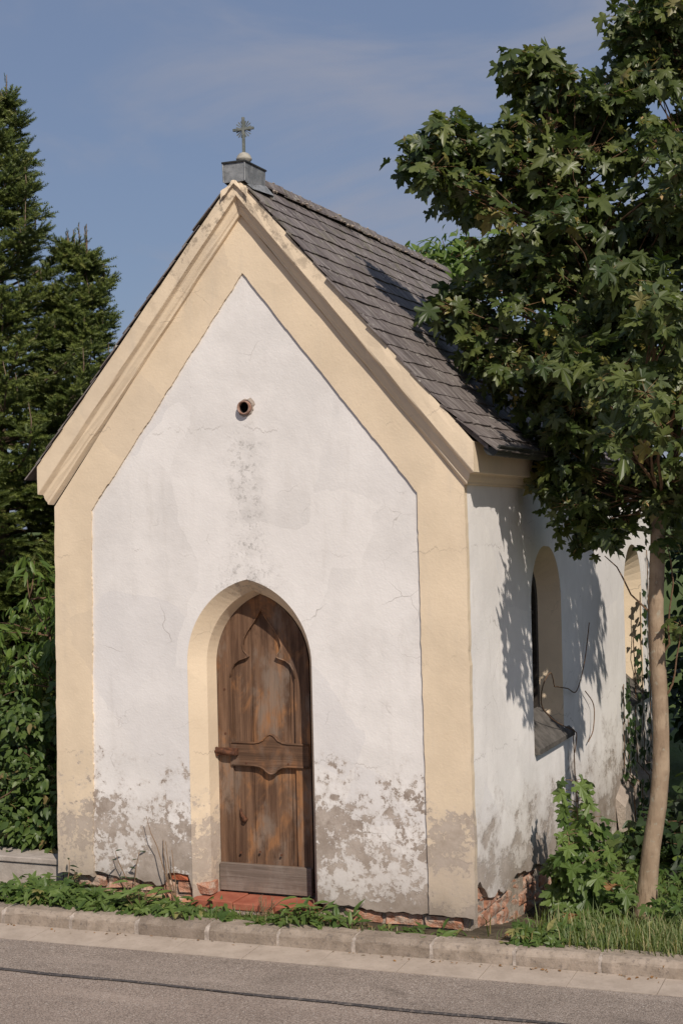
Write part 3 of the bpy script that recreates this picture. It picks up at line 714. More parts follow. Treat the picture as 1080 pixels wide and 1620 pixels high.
# low projecting footing at the rear of the side wall
rgs = random.Random(31); V = []; F = []; m = 10
for i in range(m):
    y = 3.55+(LEN+0.1-3.55)*i/(m-1); t = 0.02+0.03*rgs.random()-(0.06 if i == 0 else 0)
    for (xx, zz) in [(WX-0.02, t+0.03), (WX+0.03, t+0.01), (WX+0.06, t-0.04), (WX+0.07, -0.35), (WX+0.07, -0.7)]:
        V.append((xx+rgs.gauss(0, 0.012), y, zz+rgs.gauss(0, 0.015)))
for i in range(m-1):
    for j in range(4): F.append((i*5+j, i*5+j+1, (i+1)*5+j+1, (i+1)*5+j))
F.append((0, 1, 2, 3, 4)); mesh('footing', V, F, M['render_low'], ch)

# ---- roof
roof = empty('roof', (1.26, 0, 3.9)); roof.parent = ch; roof.matrix_parent_inverse = Matrix.Translation(-Vector((1.25, 0, 0)))
RW = Vector((1.26, 0, 3.9))
def rl(o): o.parent = roof; o.matrix_parent_inverse = Matrix.Translation(-RW); return o
RX = 1.268; RIDGE_END = 3.35; Y0 = -0.088
def profile(side):
    if side > 0: return [Vector((RX, 4.008)), Vector((2.40, 2.690)), Vector((2.655, 2.470))]
    return [Vector((RX, 4.004)), Vector((0.13, 2.654)), Vector((-0.046, 2.446))]
def prof_at(side, s):
    P = profile(side)
    for a, b in zip(P[:-1], P[1:]):
        l = (b-a).length
        if s <= l or b is P[-1]: d = (b-a).normalized(); return a+d*s, d
        s -= l
# deck under the slates
deck = B()
for side in (1, -1):
    P = profile(side); V = []
    for p in P:
        yend = RIDGE_END + (LEN+0.15-RIDGE_END)*(4.015-p.y)/(4.015-2.45)
        ys0 = 0.10 if p is P[0] else Y0+0.03
        V += [(p.x, ys0, p.y-0.012), (p.x, yend, p.y-0.012), (p.x, ys0, p.y-0.035), (p.x, yend, p.y-0.035)]
    F = []
    for i in range(2):
        a, b = 4*i, 4*i+4; F += [(a, b, b+1, a+1), (a+2, a+3, b+3, b+2), (a, a+2, b+2, b), (a+1, b+1, b+3, a+3)]
    F += [(8, 10, 11, 9)]; deck.add(V, F)
deck.add([(RX, RIDGE_END, 4.0), (2.665, LEN+0.15, 2.458), (-0.062, LEN+0.15, 2.42)], [(0, 1, 2)])
rl(deck.build('roof_deck', M['slate'], None))
NC = 18
rg = random.Random(9)
slate_cache = []
def slate_mesh(w, l, seed):
    """a slab lying in local (u along ridge, v down slope), lower edge chipped"""
    r = random.Random(seed); n = 5; V = []
    for i in range(n): V.append((w*i/(n-1), l+r.gauss(0, 0.0032)-(0.006*r.random() if i in (0, n-1) else 0), 0.0))
    top = [(0, 0, 0), (w, 0, 0)]
    pts = [top[0]] + V + [top[1]]
    t = 0.0055+0.0015*r.random(); m = len(pts)
    VV = [(x, y, t) for x, y, _ in pts] + [(x, y, 0) for x, y, _ in pts]
    F = [tuple(range(m))] + [(i, m+i, m+(i+1) % m, (i+1) % m) for i in range(m)]
    me = bpy.data.meshes.new('slate'); me.from_pydata(VV, [], F); me.update(); me.materials.append(M['slate']); return me
SW = 0.335; EXPO = 2.105/NC
var = [slate_mesh(SW-0.0015, EXPO*1.35, i) for i in range(8)]
half = [slate_mesh(SW/2-0.0015, EXPO*1.35, 50+i) for i in range(3)]
stuff = B()
for side in (1, -1):
    for c in range(NC):
        s = c*EXPO; q, d = prof_at(side, s); q2, d2 = prof_at(side, min(s+EXPO*1.3, 2.10))
        d = (q2-q).normalized()
        nrm = Vector((-d.y, d.x)) if side > 0 else Vector((d.y, -d.x))
        if nrm.y < 0: nrm = -nrm
        yend = RIDGE_END + (LEN+0.15-RIDGE_END)*(c+1)/NC
        y = (0.165 if c == 0 else Y0) + rg.gauss(0, 0.006); first = True
        while y < yend:
            if first and c % 2: me = rg.choice(half); w = SW/2
            else: me = rg.choice(var); w = SW
            first = False
            U = Vector((0, 1, 0)); Vv = Vector((d.x, 0, d.y)); Nn = Vector((nrm.x, 0, nrm.y))
            tilt = 0.060+rg.gauss(0, 0.004)
            Vt = (Vv*cos(tilt) + Nn*sin(tilt)).normalized()*1.0; Nt = (Nn*cos(tilt) - Vv*sin(tilt)).normalized()
            org = Vector((q.x, y, q.y)) + Nn*(-0.006+rg.gauss(0, 0.0012)) + Vv*rg.gauss(0, 0.0025)
            rz = rg.gauss(0, 0.004)
            Uu = (U*cos(rz)+Vt*sin(rz)); Vu = (Vt*cos(rz)-U*sin(rz))
            mt = Matrix(((Uu.x, Vu.x, Nt.x, org.x), (Uu.y, Vu.y, Nt.y, org.y), (Uu.z, Vu.z, Nt.z, org.z), (0, 0, 0, 1)))
            vis = side > 0 and y < 2.9 and (yend > 0)
            if vis:
                o = bpy.data.objects.new('slate', me); COL.objects.link(o); o.parent = roof; o.matrix_parent_inverse = Matrix.Identity(4)
                o.matrix_basis = Matrix.Translation(-RW) @ mt
            else:
                stuff.add([mt @ v.co for v in me.vertices], [tuple(p.vertices) for p in me.polygons])
            y += w
o = rl(stuff.build('slate_courses', M['slate'], None)); o['kind'] = 'stuff'
# ridge: overlapping saddle pieces bedded in crumbling mortar
y = 0.16; rg = random.Random(12)
while y < RIDGE_END:
    l = 0.33; b_ = B(); V = []
    for yy, lift in ((y, 0.004), (y+l, 0.014)):
        for (dx, dz) in ((-0.055, -0.058), (-0.022, -0.014), (0, -0.004), (0.022, -0.014), (0.056, -0.060)):
            V.append((RX+dx+rg.gauss(0, 0.003), yy+rg.gauss(0, 0.006), 4.035+dz+lift+rg.gauss(0, 0.003)))
    F = [(i, i+1, 6+i, 5+i) for i in range(4)]
    V += [(x, yy, z-0.010) for x, yy, z in V]; F += [(i+10, 15+i, 16+i, 11+i) for i in range(4)] + [(i, 10+i, 11+i, i+1) for i in range(4)] + [(5+i, 6+i, 16+i, 15+i) for i in range(4)] + [(0, 5, 15, 10), (4, 14, 19, 9)]
    rl(mesh('ridge_piece', V, F, M['slate'], None)); y += l-0.02
mm = B()
for i in range(170):
    yy = 0.15+3.15*rg.random(); sx = rg.choice((-1, 1, 1)); r = 0.006+0.010*rg.random()
    c = Vector((RX+sx*(0.055+0.03*rg.random()), yy, 3.965+0.015*rg.random())); 
    if rg.random() < 0.45: c = Vector((RX+rg.gauss(0, 0.012), yy, 4.034))
    V = [c+Vector((r*rg.uniform(.6, 1.2)*a, r*1.4*rg.uniform(.6, 1.2)*b, r*.7*rg.uniform(.6, 1.2)*d)) for a, b, d in ((1, 0, 0), (0, 1, 0), (-1, 0, 0), (0, -1, 0), (0, 0, 1), (0, 0, -1))]
    mm.add(V, [(0, 1, 4), (1, 2, 4), (2, 3, 4), (3, 0, 4), (1, 0, 5), (2, 1, 5), (3, 2, 5), (0, 3, 5)])
o = rl(mm.build('ridge_mortar', M['mortar'], None)); o['kind'] = 'stuff'
# eaves gutters
for xg, zg, ya in ((2.672, 2.448, -0.055), (-0.105, 2.420, 0.30)):
    V = []; F = []; m = 9
    for yy in (ya, LEN+0.1):
        for r in (0.042, 0.036):
            for k in range(m):
                a = pi + pi*k/(m-1); V.append((xg+r*cos(a), yy, zg+r*sin(a)*1.05))
    for k in range(m-1):
        F += [(k, k+1, 2*m+k+1, 2*m+k), (m+k+1, m+k, 3*m+k, 3*m+k+1), (k, m+k, m+k+1, k+1)]
    F += [(0, 2*m, 3*m, m), (m-1, 2*m-1, 4*m-1, 3*m-1), tuple(range(m, 2*m))]
    gt = mesh('gutter', V, F, M['gutter'], ch, False)
    B().tube([(xg+0.042, ya, zg+0.004), (xg+0.042, LEN+0.1, zg+0.004)], 0.007, 7).build('gutter_bead', M['gutter'], gt)
    for yy in (0.25, 0.95, 1.65, 2.35, 3.05):
        V = []; F = []
        for k in range(m):
            a = pi+pi*k/(m-1); V += [(xg+0.045*cos(a), yy, zg+0.045*1.05*sin(a)), (xg+0.045*cos(a), yy+0.022, zg+0.045*1.05*sin(a))]
        F = [(2*k, 2*k+2, 2*k+3, 2*k+1) for k in range(m-1)]
        mesh('gutter_bracket', V, F, M['gutter'], gt)

# ---- sheet-metal pedestal and cross on the apex
ped = empty('pedestal', (1.268, 0.05, 4.0)); ped.parent = ch; ped.matrix_parent_inverse = Matrix.Translation(-Vector((1.25, 0, 0)))
def pl(o): o.parent = ped; o.matrix_parent_inverse = Matrix.Translation(-Vector((1.268, 0.05, 4.0))); return o
b_ = B(); x0, x1, y0, y1 = 1.206, 1.330, -0.083, 0.175
b_.add([(x0, y0, 3.950), (x1, y0, 3.950), (x1, y1, 3.905), (x0, y1, 3.905), (x0-0.004, y0-0.004, 4.052), (x1+0.004, y0-0.004, 4.052), (x1+0.004, y1+0.004, 4.052), (x0-0.004, y1+0.004, 4.052)], [(0, 1, 5, 4), (1, 2, 6, 5), (2, 3, 7, 6), (3, 0, 4, 7), (4, 5, 6, 7)])
pl(b_.build('box', M['zinc'], None))
pl(B().box(x0-0.010, x1+0.010, y0-0.012, y1+0.012, 4.053, 4.063).build('cap_sheet', M['gutter'], None, bevel=0.002))
b_ = B(); b_.tube([(x0-0.002, y0-0.0035, 3.952), (x0-0.004, y0-0.006, 4.05)], 0.004, 6); b_.tube([(x1+0.001, y0-0.003, 3.952), (x1+0.004, y0-0.006, 4.05)], 0.004, 6)
pl(b_.build('seam', M['zinc'], None))
# skirt of mortar where the box meets cornice and slates
V = []; F = []
r_ = random.Random(2)
for i in range(13):
    t = i/12; x = x0-0.02+(x1-x0+0.04)*t; V += [(x, y0-0.008, 3.962-abs(x-1.268)*0.75+r_.gauss(0, .003)), (x, y0-0.012-0.003*r_.random(), 3.940-abs(x-1.268)*1.0+r_.gauss(0, .004))]
    if i: F.append((2*i-2, 2*i-1, 2*i+1, 2*i))
pl(mesh('mortar_skirt', V, F, M['cream'], None))
V = [(x1+0.003, y0+0.02, 3.935), (x1+0.003, y1+0.01, 3.975), (x1+0.050, y1+0.015, 3.915), (x1+0.040, y0+0.02, 3.905), (x1+0.003, y1+0.01, 3.90), (x1+0.05, y1+0.015, 3.89)]
pl(mesh('flashing', V, [(0, 3, 2, 1), (1, 2, 5, 4)], M['zinc'], None))
cxx, cyy = 1.268, 0.045
V, F = lathe([(0.0, 0.0), (0.030, 0.0), (0.034, 0.006), (0.028, 0.014), (0.034, 0.022), (0.043, 0.034), (0.0445, 0.040), (0.0415, 0.044), (0.036, 0.058), (0.024, 0.070), (0.012, 0.075), (0, 0.076)], 22, (cxx, cyy, 4.063))
pl(mesh('ball', V, F, M['stone_ball'], None, True))
crs = B(); zc = 4.268
crs.box(cxx-0.0072, cxx+0.0072, cyy-0.0072, cyy+0.0072, 4.130, 4.334)
crs.box(cxx-0.063, cxx-0.0072, cyy-0.007, cyy+0.007, zc-0.0072, zc+0.0072); crs.box(cxx+0.0072, cxx+0.063, cyy-0.007, cyy+0.007, zc-0.0072, zc+0.0072)
pl(crs.build('cross', M['iron_grey'], None, bevel=0.0015))
for qd in range(4):
    for k in range(4):
        a = radians(90*qd + 18*(k+1)); r1 = 0.048 - (0.005 if k in (0, 3) else 0)
        d = Vector((cos(a), 0, sin(a))); t = Vector((-sin(a), 0, cos(a))); o_ = Vector((cxx, cyy+0.001, zc))
        p = [o_+d*0.014-t*0.0012, o_+d*r1-t*0.0034, o_+d*(r1+0.006), o_+d*r1+t*0.0034, o_+d*0.014+t*0.0012]
        V = p + [v+Vector((0, 0.004, 0)) for v in p]
        pl(mesh('ray', V, [(0, 1, 2, 3, 4), (9, 8, 7, 6, 5)] + [(i, 5+i, 5+(i+1) % 5, (i+1) % 5) for i in range(5)], M['iron_grey'], None))

# ================================================================== LOW WALL on the left
lw = empty('low_wall', (-0.8, 0.16, 0)); tag(lw, 'low pale concrete wall beside the chapel under the brambles', 'wall')
LWW = Vector((-0.8, 0.16, 0))
def ll(o): o.parent = lw; o.matrix_parent_inverse = Matrix.Translation(-LWW); return o
xx = -4.0; rg = random.Random(8)
while xx < -0.1:
    b = min(xx+0.85, -0.03); ll(B().box(xx+0.004, b-0.004, 0.085, 0.28, -0.2, 0.105+rg.gauss(0, 0.002)).build('wall_block', M['lowwall'], None, bevel=0.006))
    ll(B().box(xx+0.002, b-0.002, 0.072, 0.292, 0.108, 0.142+rg.gauss(0, 0.001)).build('coping_slab', M['lowwall'], None, bevel=0.006)); xx = b
o = B().add([(-4, -0.30, -0.038), (-0.16, -0.22, -0.030), (-0.10, 0.084, -0.025), (-4, 0.084, -0.028)], [(0, 1, 2, 3)]).build('pavement', M['asphalt_strip']); tag(o, kind='structure')

exec_veg = True
# ================================================================== VEGETATION
def rand_rot(nrm, tip, rng, n):
    pass
def frames(tip, nrm):
    """rotation matrices with columns (side, tip, normal) from arrays tip, nrm (n,3)"""
    tip = tip/np.linalg.norm(tip, axis=1, keepdims=True)
    nrm = nrm - (nrm*tip).sum(1, keepdims=True)*tip
    nrm = nrm/np.maximum(np.linalg.norm(nrm, axis=1, keepdims=True), 1e-6)
    side = np.cross(tip, nrm)
    return np.stack([side, tip, nrm], axis=2)
def scatter(T, F, mats, pos, size):
    """T (k,3) template, mats (n,3,3), pos (n,3), size (n,) -> V, F"""
    V = np.einsum('nij,kj->nki', mats*size[:, None, None], T) + pos[:, None, :]
    n, k = len(pos), len(T)
    FF = (np.asarray(F)[None, :, :] + (np.arange(n)*k)[:, None, None]).reshape(-1, np.asarray(F).shape[1])
    return V.reshape(-1, 3), FF
def fan(outline, centre, curl=0.25, fold=0.15, ripple=0.0, seed=0):
    r = np.random.default_rng(seed)
    P = [centre] + outline; V = []
    for (u, v) in P:
        w = fold*abs(u) - curl*v*v + (r.normal(0, ripple) if ripple else 0)
        V.append((u, v, w))
    n = len(outline); F = [(0, i+1, (i+1) % n+1) for i in range(n)]
    return np.array(V), np.array(F)
half_m = [(0.0, 0.04), (0.15, -0.05), (0.30, -0.10), (0.33, 0.03), (0.45, 0.06), (0.52, 0.13), (0.40, 0.20), (0.28, 0.27), (0.42, 0.36), (0.58, 0.42), (0.62, 0.62), (0.48, 0.58), (0.40, 0.63), (0.33, 0.54), (0.20, 0.52), (0.22, 0.70), (0.26, 0.79), (0.14, 0.80), (0.10, 0.90), (0.0, 1.06)]
maple_out = half_m + [(-u, v) for u, v in half_m[-2:0:-1]]
MAPLES = [fan([(u*(1+0.10*sin(i*2.3+v*5))+0.06*sin(i*1.7)*v, v*(1+0.06*cos(i*3.1))) for u, v in maple_out], (0, 0.34), c, f, 0.05, i) for i, (c, f) in enumerate([(0.30, 0.10), (0.18, -0.30), (0.55, 0.25), (0.10, -0.45), (0.75, -0.20), (0.40, 0.45), (-0.20, -0.25)])]
oval_out = [(0, 0), (0.16, 0.10), (0.27, 0.30), (0.26, 0.55), (0.15, 0.82), (0, 1.0), (-0.15, 0.82), (-0.26, 0.55), (-0.27, 0.30), (-0.16, 0.10)]
OVALS = [fan(oval_out, (0, 0.42), c, f, 0.02, i) for i, (c, f) in enumerate([(0.3, 0.25), (0.15, 0.4), (0.5, 0.15)])]
lance_out = [(0, 0), (0.09, 0.16), (0.14, 0.40), (0.10, 0.70), (0, 1.0), (-0.10, 0.70), (-0.14, 0.40), (-0.09, 0.16)]
LANCES = [fan(lance_out, (0, 0.4), c, f, 0.01, i) for i, (c, f) in enumerate([(0.3, 0.3), (0.5, 0.2), (0.15, 0.35)])]
ivy_half = [(0, 0.08), (0.18, 0.0), (0.36, 0.06), (0.50, 0.22), (0.36, 0.34), (0.30, 0.46), (0.22, 0.66), (0.0, 1.0)]
ivy_out = ivy_half + [(-u, v) for u, v in ivy_half[-2:0:-1]]
IVIES = [fan(ivy_out, (0, 0.36), c, f, 0.02, i) for i, (c, f) in enumerate([(0.25, 0.2), (0.4, -0.1), (0.1, 0.3)])]
def unit(v): return v/np.maximum(np.linalg.norm(v, axis=-1, keepdims=True), 1e-9)
UPV = np.array([0, 0, 1.0])
def leaf_mesh(name, temps, pos, tip, nrm, size, mat, parent, tint, rng, kind=True):
    Vs, Fs, Ts = [], [], []; off = 0
    which = rng.integers(0, len(temps), len(pos))
    for i, (T, F) in enumerate(temps):
        m = which == i
        if not m.any(): continue
        V, FF = scatter(T, F, frames(tip[m], nrm[m]), pos[m], size[m])
        Vs.append(V); Fs.append(FF+off); off += len(V); Ts.append(np.repeat(tint[m], len(T)))
    o = npmesh(name, np.concatenate(Vs), np.concatenate(Fs), mat, parent, np.concatenate(Ts))
    if kind: o['kind'] = 'stuff'
    return o
def cluster_leaves(centres, radius, per, rng, flat=0.6, out_from=None, droop=0.5, sunny=0.7):
    """leaves round twig ends: positions, tips, normals"""
    n = len(centres)*per
    c = np.repeat(centres, per, axis=0)
    off = rng.normal(0, 1, (n, 3)); off = unit(off)*(rng.random((n, 1))**0.5)*radius*np.array([1, 1, flat])
    pos = c + off
    o = off.copy(); o[:, 2] *= 0.4
    tip = unit(o + rng.normal(0, 0.35, (n, 3))*radius) + np.array([0, 0, -droop])*(0.5+rng.random((n, 1)))
    lean = unit(np.array([SUN.x, SUN.y, SUN.z])[None, :]*sunny + UPV*0.75 + rng.normal(0, 0.48, (n, 3)))
    return pos, tip, lean
def in_frame(P, margin=30):
    d = P - np.array(CAM); z = d @ np.array(fw)
    u = 540+2355*(d @ np.array(rt))/z; v = 810-2355*(d @ np.array(up))/z
    return (u > -margin) & (u < 1080+margin) & (v > -margin) & (v < 1620+margin), z
def branch_tubes(name, paths, mat, parent, sides=6):
    b_ = B()
    for P, R in paths: b_.tube(P, R, sides, True)
    return b_.build(name, mat, parent, True)
def curve3(a, b, sag, n=6, wob=0.0, rg=random):
    a = Vector(a); b = Vector(b); m = (a+b)/2 + Vector(sag); out = []
    for i in range(n):
        t = i/(n-1); p = a*(1-t)**2 + m*2*t*(1-t) + b*t*t
        if 0 < i < n-1 and wob: p = p + Vector((rg.gauss(0, wob), rg.gauss(0, wob), rg.gauss(0, wob)))
        out.append(p)
    return out

def build_maple():
    rng = np.random.default_rng(42); rg = random.Random(42)
    base = Vector((3.162, 1.151, -0.215))
    t = empty('maple_tree', base)
    tag(t, 'young broadleaf maple with slim bare trunk leaning over the chapel roof', 'tree')
    trunk = [(3.150, 1.150, -0.30), (3.162, 1.151, -0.209), (3.183, 1.160, 0.0), (3.206, 1.166, 0.181), (3.247, 1.18, 0.42), (3.268, 1.19, 0.62), (3.272, 1.19, 0.84), (3.270, 1.188, 1.048), (3.262, 1.186, 1.30), (3.262, 1.184, 1.554), (3.274, 1.185, 1.78), (3.283, 1.185, 1.952), (3.298, 1.19, 2.169), (3.262, 1.17, 2.34), (3.20, 1.147, 2.642), (3.15, 1.12, 2.95), (3.05, 1.08, 3.22), (2.95, 1.04, 3.6), (2.86, 1.0, 3.95), (2.78, 0.96, 4.3), (2.71, 0.93, 4.66)]
    R = [0.085, 0.066, 0.056, 0.051, 0.049, 0.048, 0.0465, 0.046, 0.045, 0.0435, 0.042, 0.041, 0.040, 0.036, 0.031, 0.028, 0.025, 0.021, 0.017, 0.012, 0.006]
    tv, tf = tube(trunk, R, 14)
    r2 = random.Random(1)
    tv = [v + (v-Vector(trunk[i//14])).normalized()*r2.gauss(0, 0.0016) for i, v in enumerate(tv)]
    mesh('trunk', tv, tf, M['bark'], t, True)
    lead2 = [(3.298, 1.19, 2.15), (3.36, 1.21, 2.36), (3.42, 1.26, 2.7), (3.46, 1.30, 3.1), (3.49, 1.30, 3.6), (3.50, 1.28, 4.1), (3.53, 1.25, 4.6), (3.56, 1.2, 5.1)]
    paths = [(lead2, [0.034, 0.029, 0.026, 0.024, 0.021, 0.018, 0.013, 0.007])]
    stems = [Vector(p) for p in trunk[12:]] + [Vector(p) for p in lead2[1:]]
    # crown volumes: centre, radii
    px = lambda u, v, dd: CAM + (fw + rt*((u-540)/2355) - up*((v-810)/2355))*(8.518+dd)
    blobs = [(850, 165, 62, 78, .25, 0.0, 1.0), (845, 112, 28, 34, .15, 0.0, .3), (1040, 40, 60, 50, .3, 0, .4), (945, 160, 70, 50, .3, 0.05, .8), (700, 240, 62, 52, .22, -.05, .9), (765, 290, 80, 70, .32, 0, 1.0), (880, 255, 110, 100, .45, .05, 1.2), (1010, 170, 80, 110, .45, .1, 1.0), (1050, 60, 70, 70, .4, .1, 1.0),
             (735, 500, 55, 44, .3, .25, .8), (845, 410, 60, 55, .4, .2, .9), (880, 380, 110, 90, .5, 0, 1.2), (980, 350, 110, 110, .5, -.1, 1.2), (790, 565, 80, 62, .35, .15, 1.0), (890, 520, 110, 80, .5, -.1, 1.2), (1000, 520, 100, 100, .5, -.2, 1.2),
             (880, 640, 80, 55, .4, .05, 1.0), (975, 660, 85, 70, .4, -.1, 1.0), (1060, 650, 80, 90, .45, -.1, 1.0), (905, 755, 55, 45, .25, .0, .5), (985, 770, 70, 48, .3, .1, .5), (1060, 790, 45, 45, .3, -.1, .4), (1060, 420, 90, 130, .5, -.1, 1.1),
             (935, 830, 60, 40, .25, .25, .4), (1160, 230, 110, 170, .5, .0, .6), (1150, 500, 80, 110, .4, .0, .4), (1130, 60, 100, 110, .5, .1, .6), (1200, 430, 90, 130, .5, -.3, .5), (1120, 700, 60, 60, .3, -.5, .4), (1010, 640, 75, 50, .30, -1.25, .35), (930, 590, 65, 50, .35, -.9, .3), (1050, 500, 75, 80, .4, -1.0, .35), (985, 430, 70, 60, .35, -.7, .3), (1060, 300, 70, 90, .4, -.6, .4)]
    cs = []
    for (u, v, ru, rv, rd, dd, dens) in blobs:
        n = int(9*dens*max(1, ru*rv/6000)**0.85 + 4)
        for i in range(n):
            d = rng.normal(0, 1, 3); d = d/np.linalg.norm(d)*(rng.random()**0.42)
            k = 8.518/2355
            p = px(u, v, dd) + rt*float(d[0]*ru*k) + up*float(d[1]*rv*k) + fw*float(d[2]*rd)
            cs.append(p)
    # branches from stems to clusters
    for c in cs:
        best = min(stems, key=lambda s: (s-c).length + 3.0*max(0, s.z-(c.z-0.25)))
        dist = (best-c).length
        P = curve3(best, c, (0, 0, 0.10*dist*rg.uniform(-.2, 1)), 6, 0.012, rg)
        r = 0.004+0.006*min(1.2, dist)
        paths.append((P, [r*(1-0.8*i/5) for i in range(6)]))
    # a few slender low shoots leaving the bare trunk
    low = [((3.265, 1.188, 1.25), (3.33, 1.16, 1.95), (0.12, 0, -0.1)), ((3.262, 1.184, 1.45), (2.98, 1.15, 1.85), (0.02, 0, -0.02)), ((3.27, 1.188, 1.02), (3.40, 1.2, 1.45), (0.05, 0, -0.1))]
    for a, b, s in low: paths.append((curve3(a, b, s, 7, 0.008, rg), [0.008, 0.007, 0.006, 0.005, 0.005, 0.004, 0.003]))
    for a, b, s in low[:1]+low[2:]: cs.append(Vector(b))
    branch_tubes('branches', paths, M['twig'], t, 5)
    C_ = np.array([tuple(c) for c in cs])
    pos, tip, nrm = cluster_leaves(C_, 0.155, 17, rng, 0.62, droop=0.6, sunny=0.35)
    size = 0.055+0.075*rng.random(len(pos))**1.2
    tint = rng.random(len(pos))
    cen = np.repeat(C_, 17, axis=0)
    ok, z = in_frame(pos, -10)
    # leaves that reach the roof or the wall are pushed clear of it
    inside = (pos[:, 0] < 2.60) & (pos[:, 2] < 4.02-1.17*(pos[:, 0]-1.268)+0.10) & (pos[:, 1] > -0.1)
    keep = ~inside
    pos, tip, nrm, size, tint, cen = pos[keep], tip[keep], nrm[keep], size[keep], tint[keep], cen[keep]
    # leaf stalks: a slim three-sided sliver from twig to leaf base, too thin to pick apart
    q0 = pos+(cen-pos)*0.8; ax = unit(pos-q0); sx = unit(np.cross(ax, np.array([0.3, 0.9, 0.2])))*0.0016; sy = np.cross(ax, sx)
    PV = np.stack([q0+sx, q0-sx*0.5+sy, q0-sx*0.5-sy, pos], 1).reshape(-1, 3); k4 = (np.arange(len(pos))*4)[:, None]
    PF = np.concatenate([k4+np.array([[0, 1, 3]]), k4+np.array([[1, 2, 3]]), k4+np.array([[2, 0, 3]])])
    o = npmesh('leaf_stalks', PV, PF, M['stalk'], t, np.full(len(PV), 0.5)); o['kind'] = 'stuff'
    ok, z = in_frame(pos, -10)
    score = np.where(ok, size/z, 0); order = np.argsort(-score)[:2600]
    # the 300 that show largest: nearest to the eye among the big ones
    near = order[np.argsort(z[order])][:300]
    isn = np.zeros(len(pos), bool); isn[near] = True
    leaf_mesh('foliage', MAPLES, pos[~isn], tip[~isn], nrm[~isn], size[~isn], M['maple'], t, tint[~isn], rng)
    lm = []
    for i, (T, F) in enumerate(MAPLES):
        for q, tv_ in enumerate((0.15, 0.5, 0.85, 0.99)):
            me = bpy.data.meshes.new('leaf'); me.from_pydata([tuple(v) for v in T], [], [tuple(int(x) for x in f) for f in F]); me.update()
            a = me.attributes.new('tint', 'FLOAT', 'POINT'); a.data.foreach_set('value', np.full(len(T), tv_, dtype=np.float32))
            me.materials.append(M['maple']); lm.append(me)
    FR = frames(tip[near], nrm[near])
    for j, k in enumerate(near):
        q = 3 if tint[k] > 0.97 else int(tint[k]*2.99)
        me = lm[rng.integers(0, len(MAPLES))*4+q]
        o = bpy.data.objects.new('leaf', me); COL.objects.link(o); o.parent = t
        m3 = FR[j]*size[k]; p = Vector(pos[k])-base
        o.matrix_basis = Matrix(((*m3[0], p.x), (*m3[1], p.y), (*m3[2], p.z), (0, 0, 0, 1)))
    # winged seed bunches
    b_ = B()
    for i in range(90):
        c = Vector(C_[rng.integers(0, len(C_))]) + Vector((rg.uniform(-.1, .1), -0.12+rg.uniform(-.08, .05), rg.uniform(-.1, .06)))
        for k in range(rg.randint(3, 6)):
            e = c + Vector((rg.gauss(0, 0.02), rg.gauss(0, 0.02), -0.03+rg.gauss(0, 0.015))); d = Vector((rg.gauss(0, 1), rg.gauss(0, 1), rg.gauss(-0.3, .5))).normalized(); s = d.cross(Vector((0, 0, 1))).normalized()*0.006
            b_.add([c, c+(e-c)*1.0, e+d*0.018+s*1.4, e+d*0.042, e+d*0.018-s*1.4], [(1, 2, 3, 4)])
    # joined: too small to pick apart singly
    V = np.array([tuple(v) for v in b_.V]); 
    o = npmesh('seed_bunch_mass', V, np.array(b_.F), M['seed'], t, np.full(len(V), 0.5)); o['kind'] = 'stuff'
    return t
build_maple()

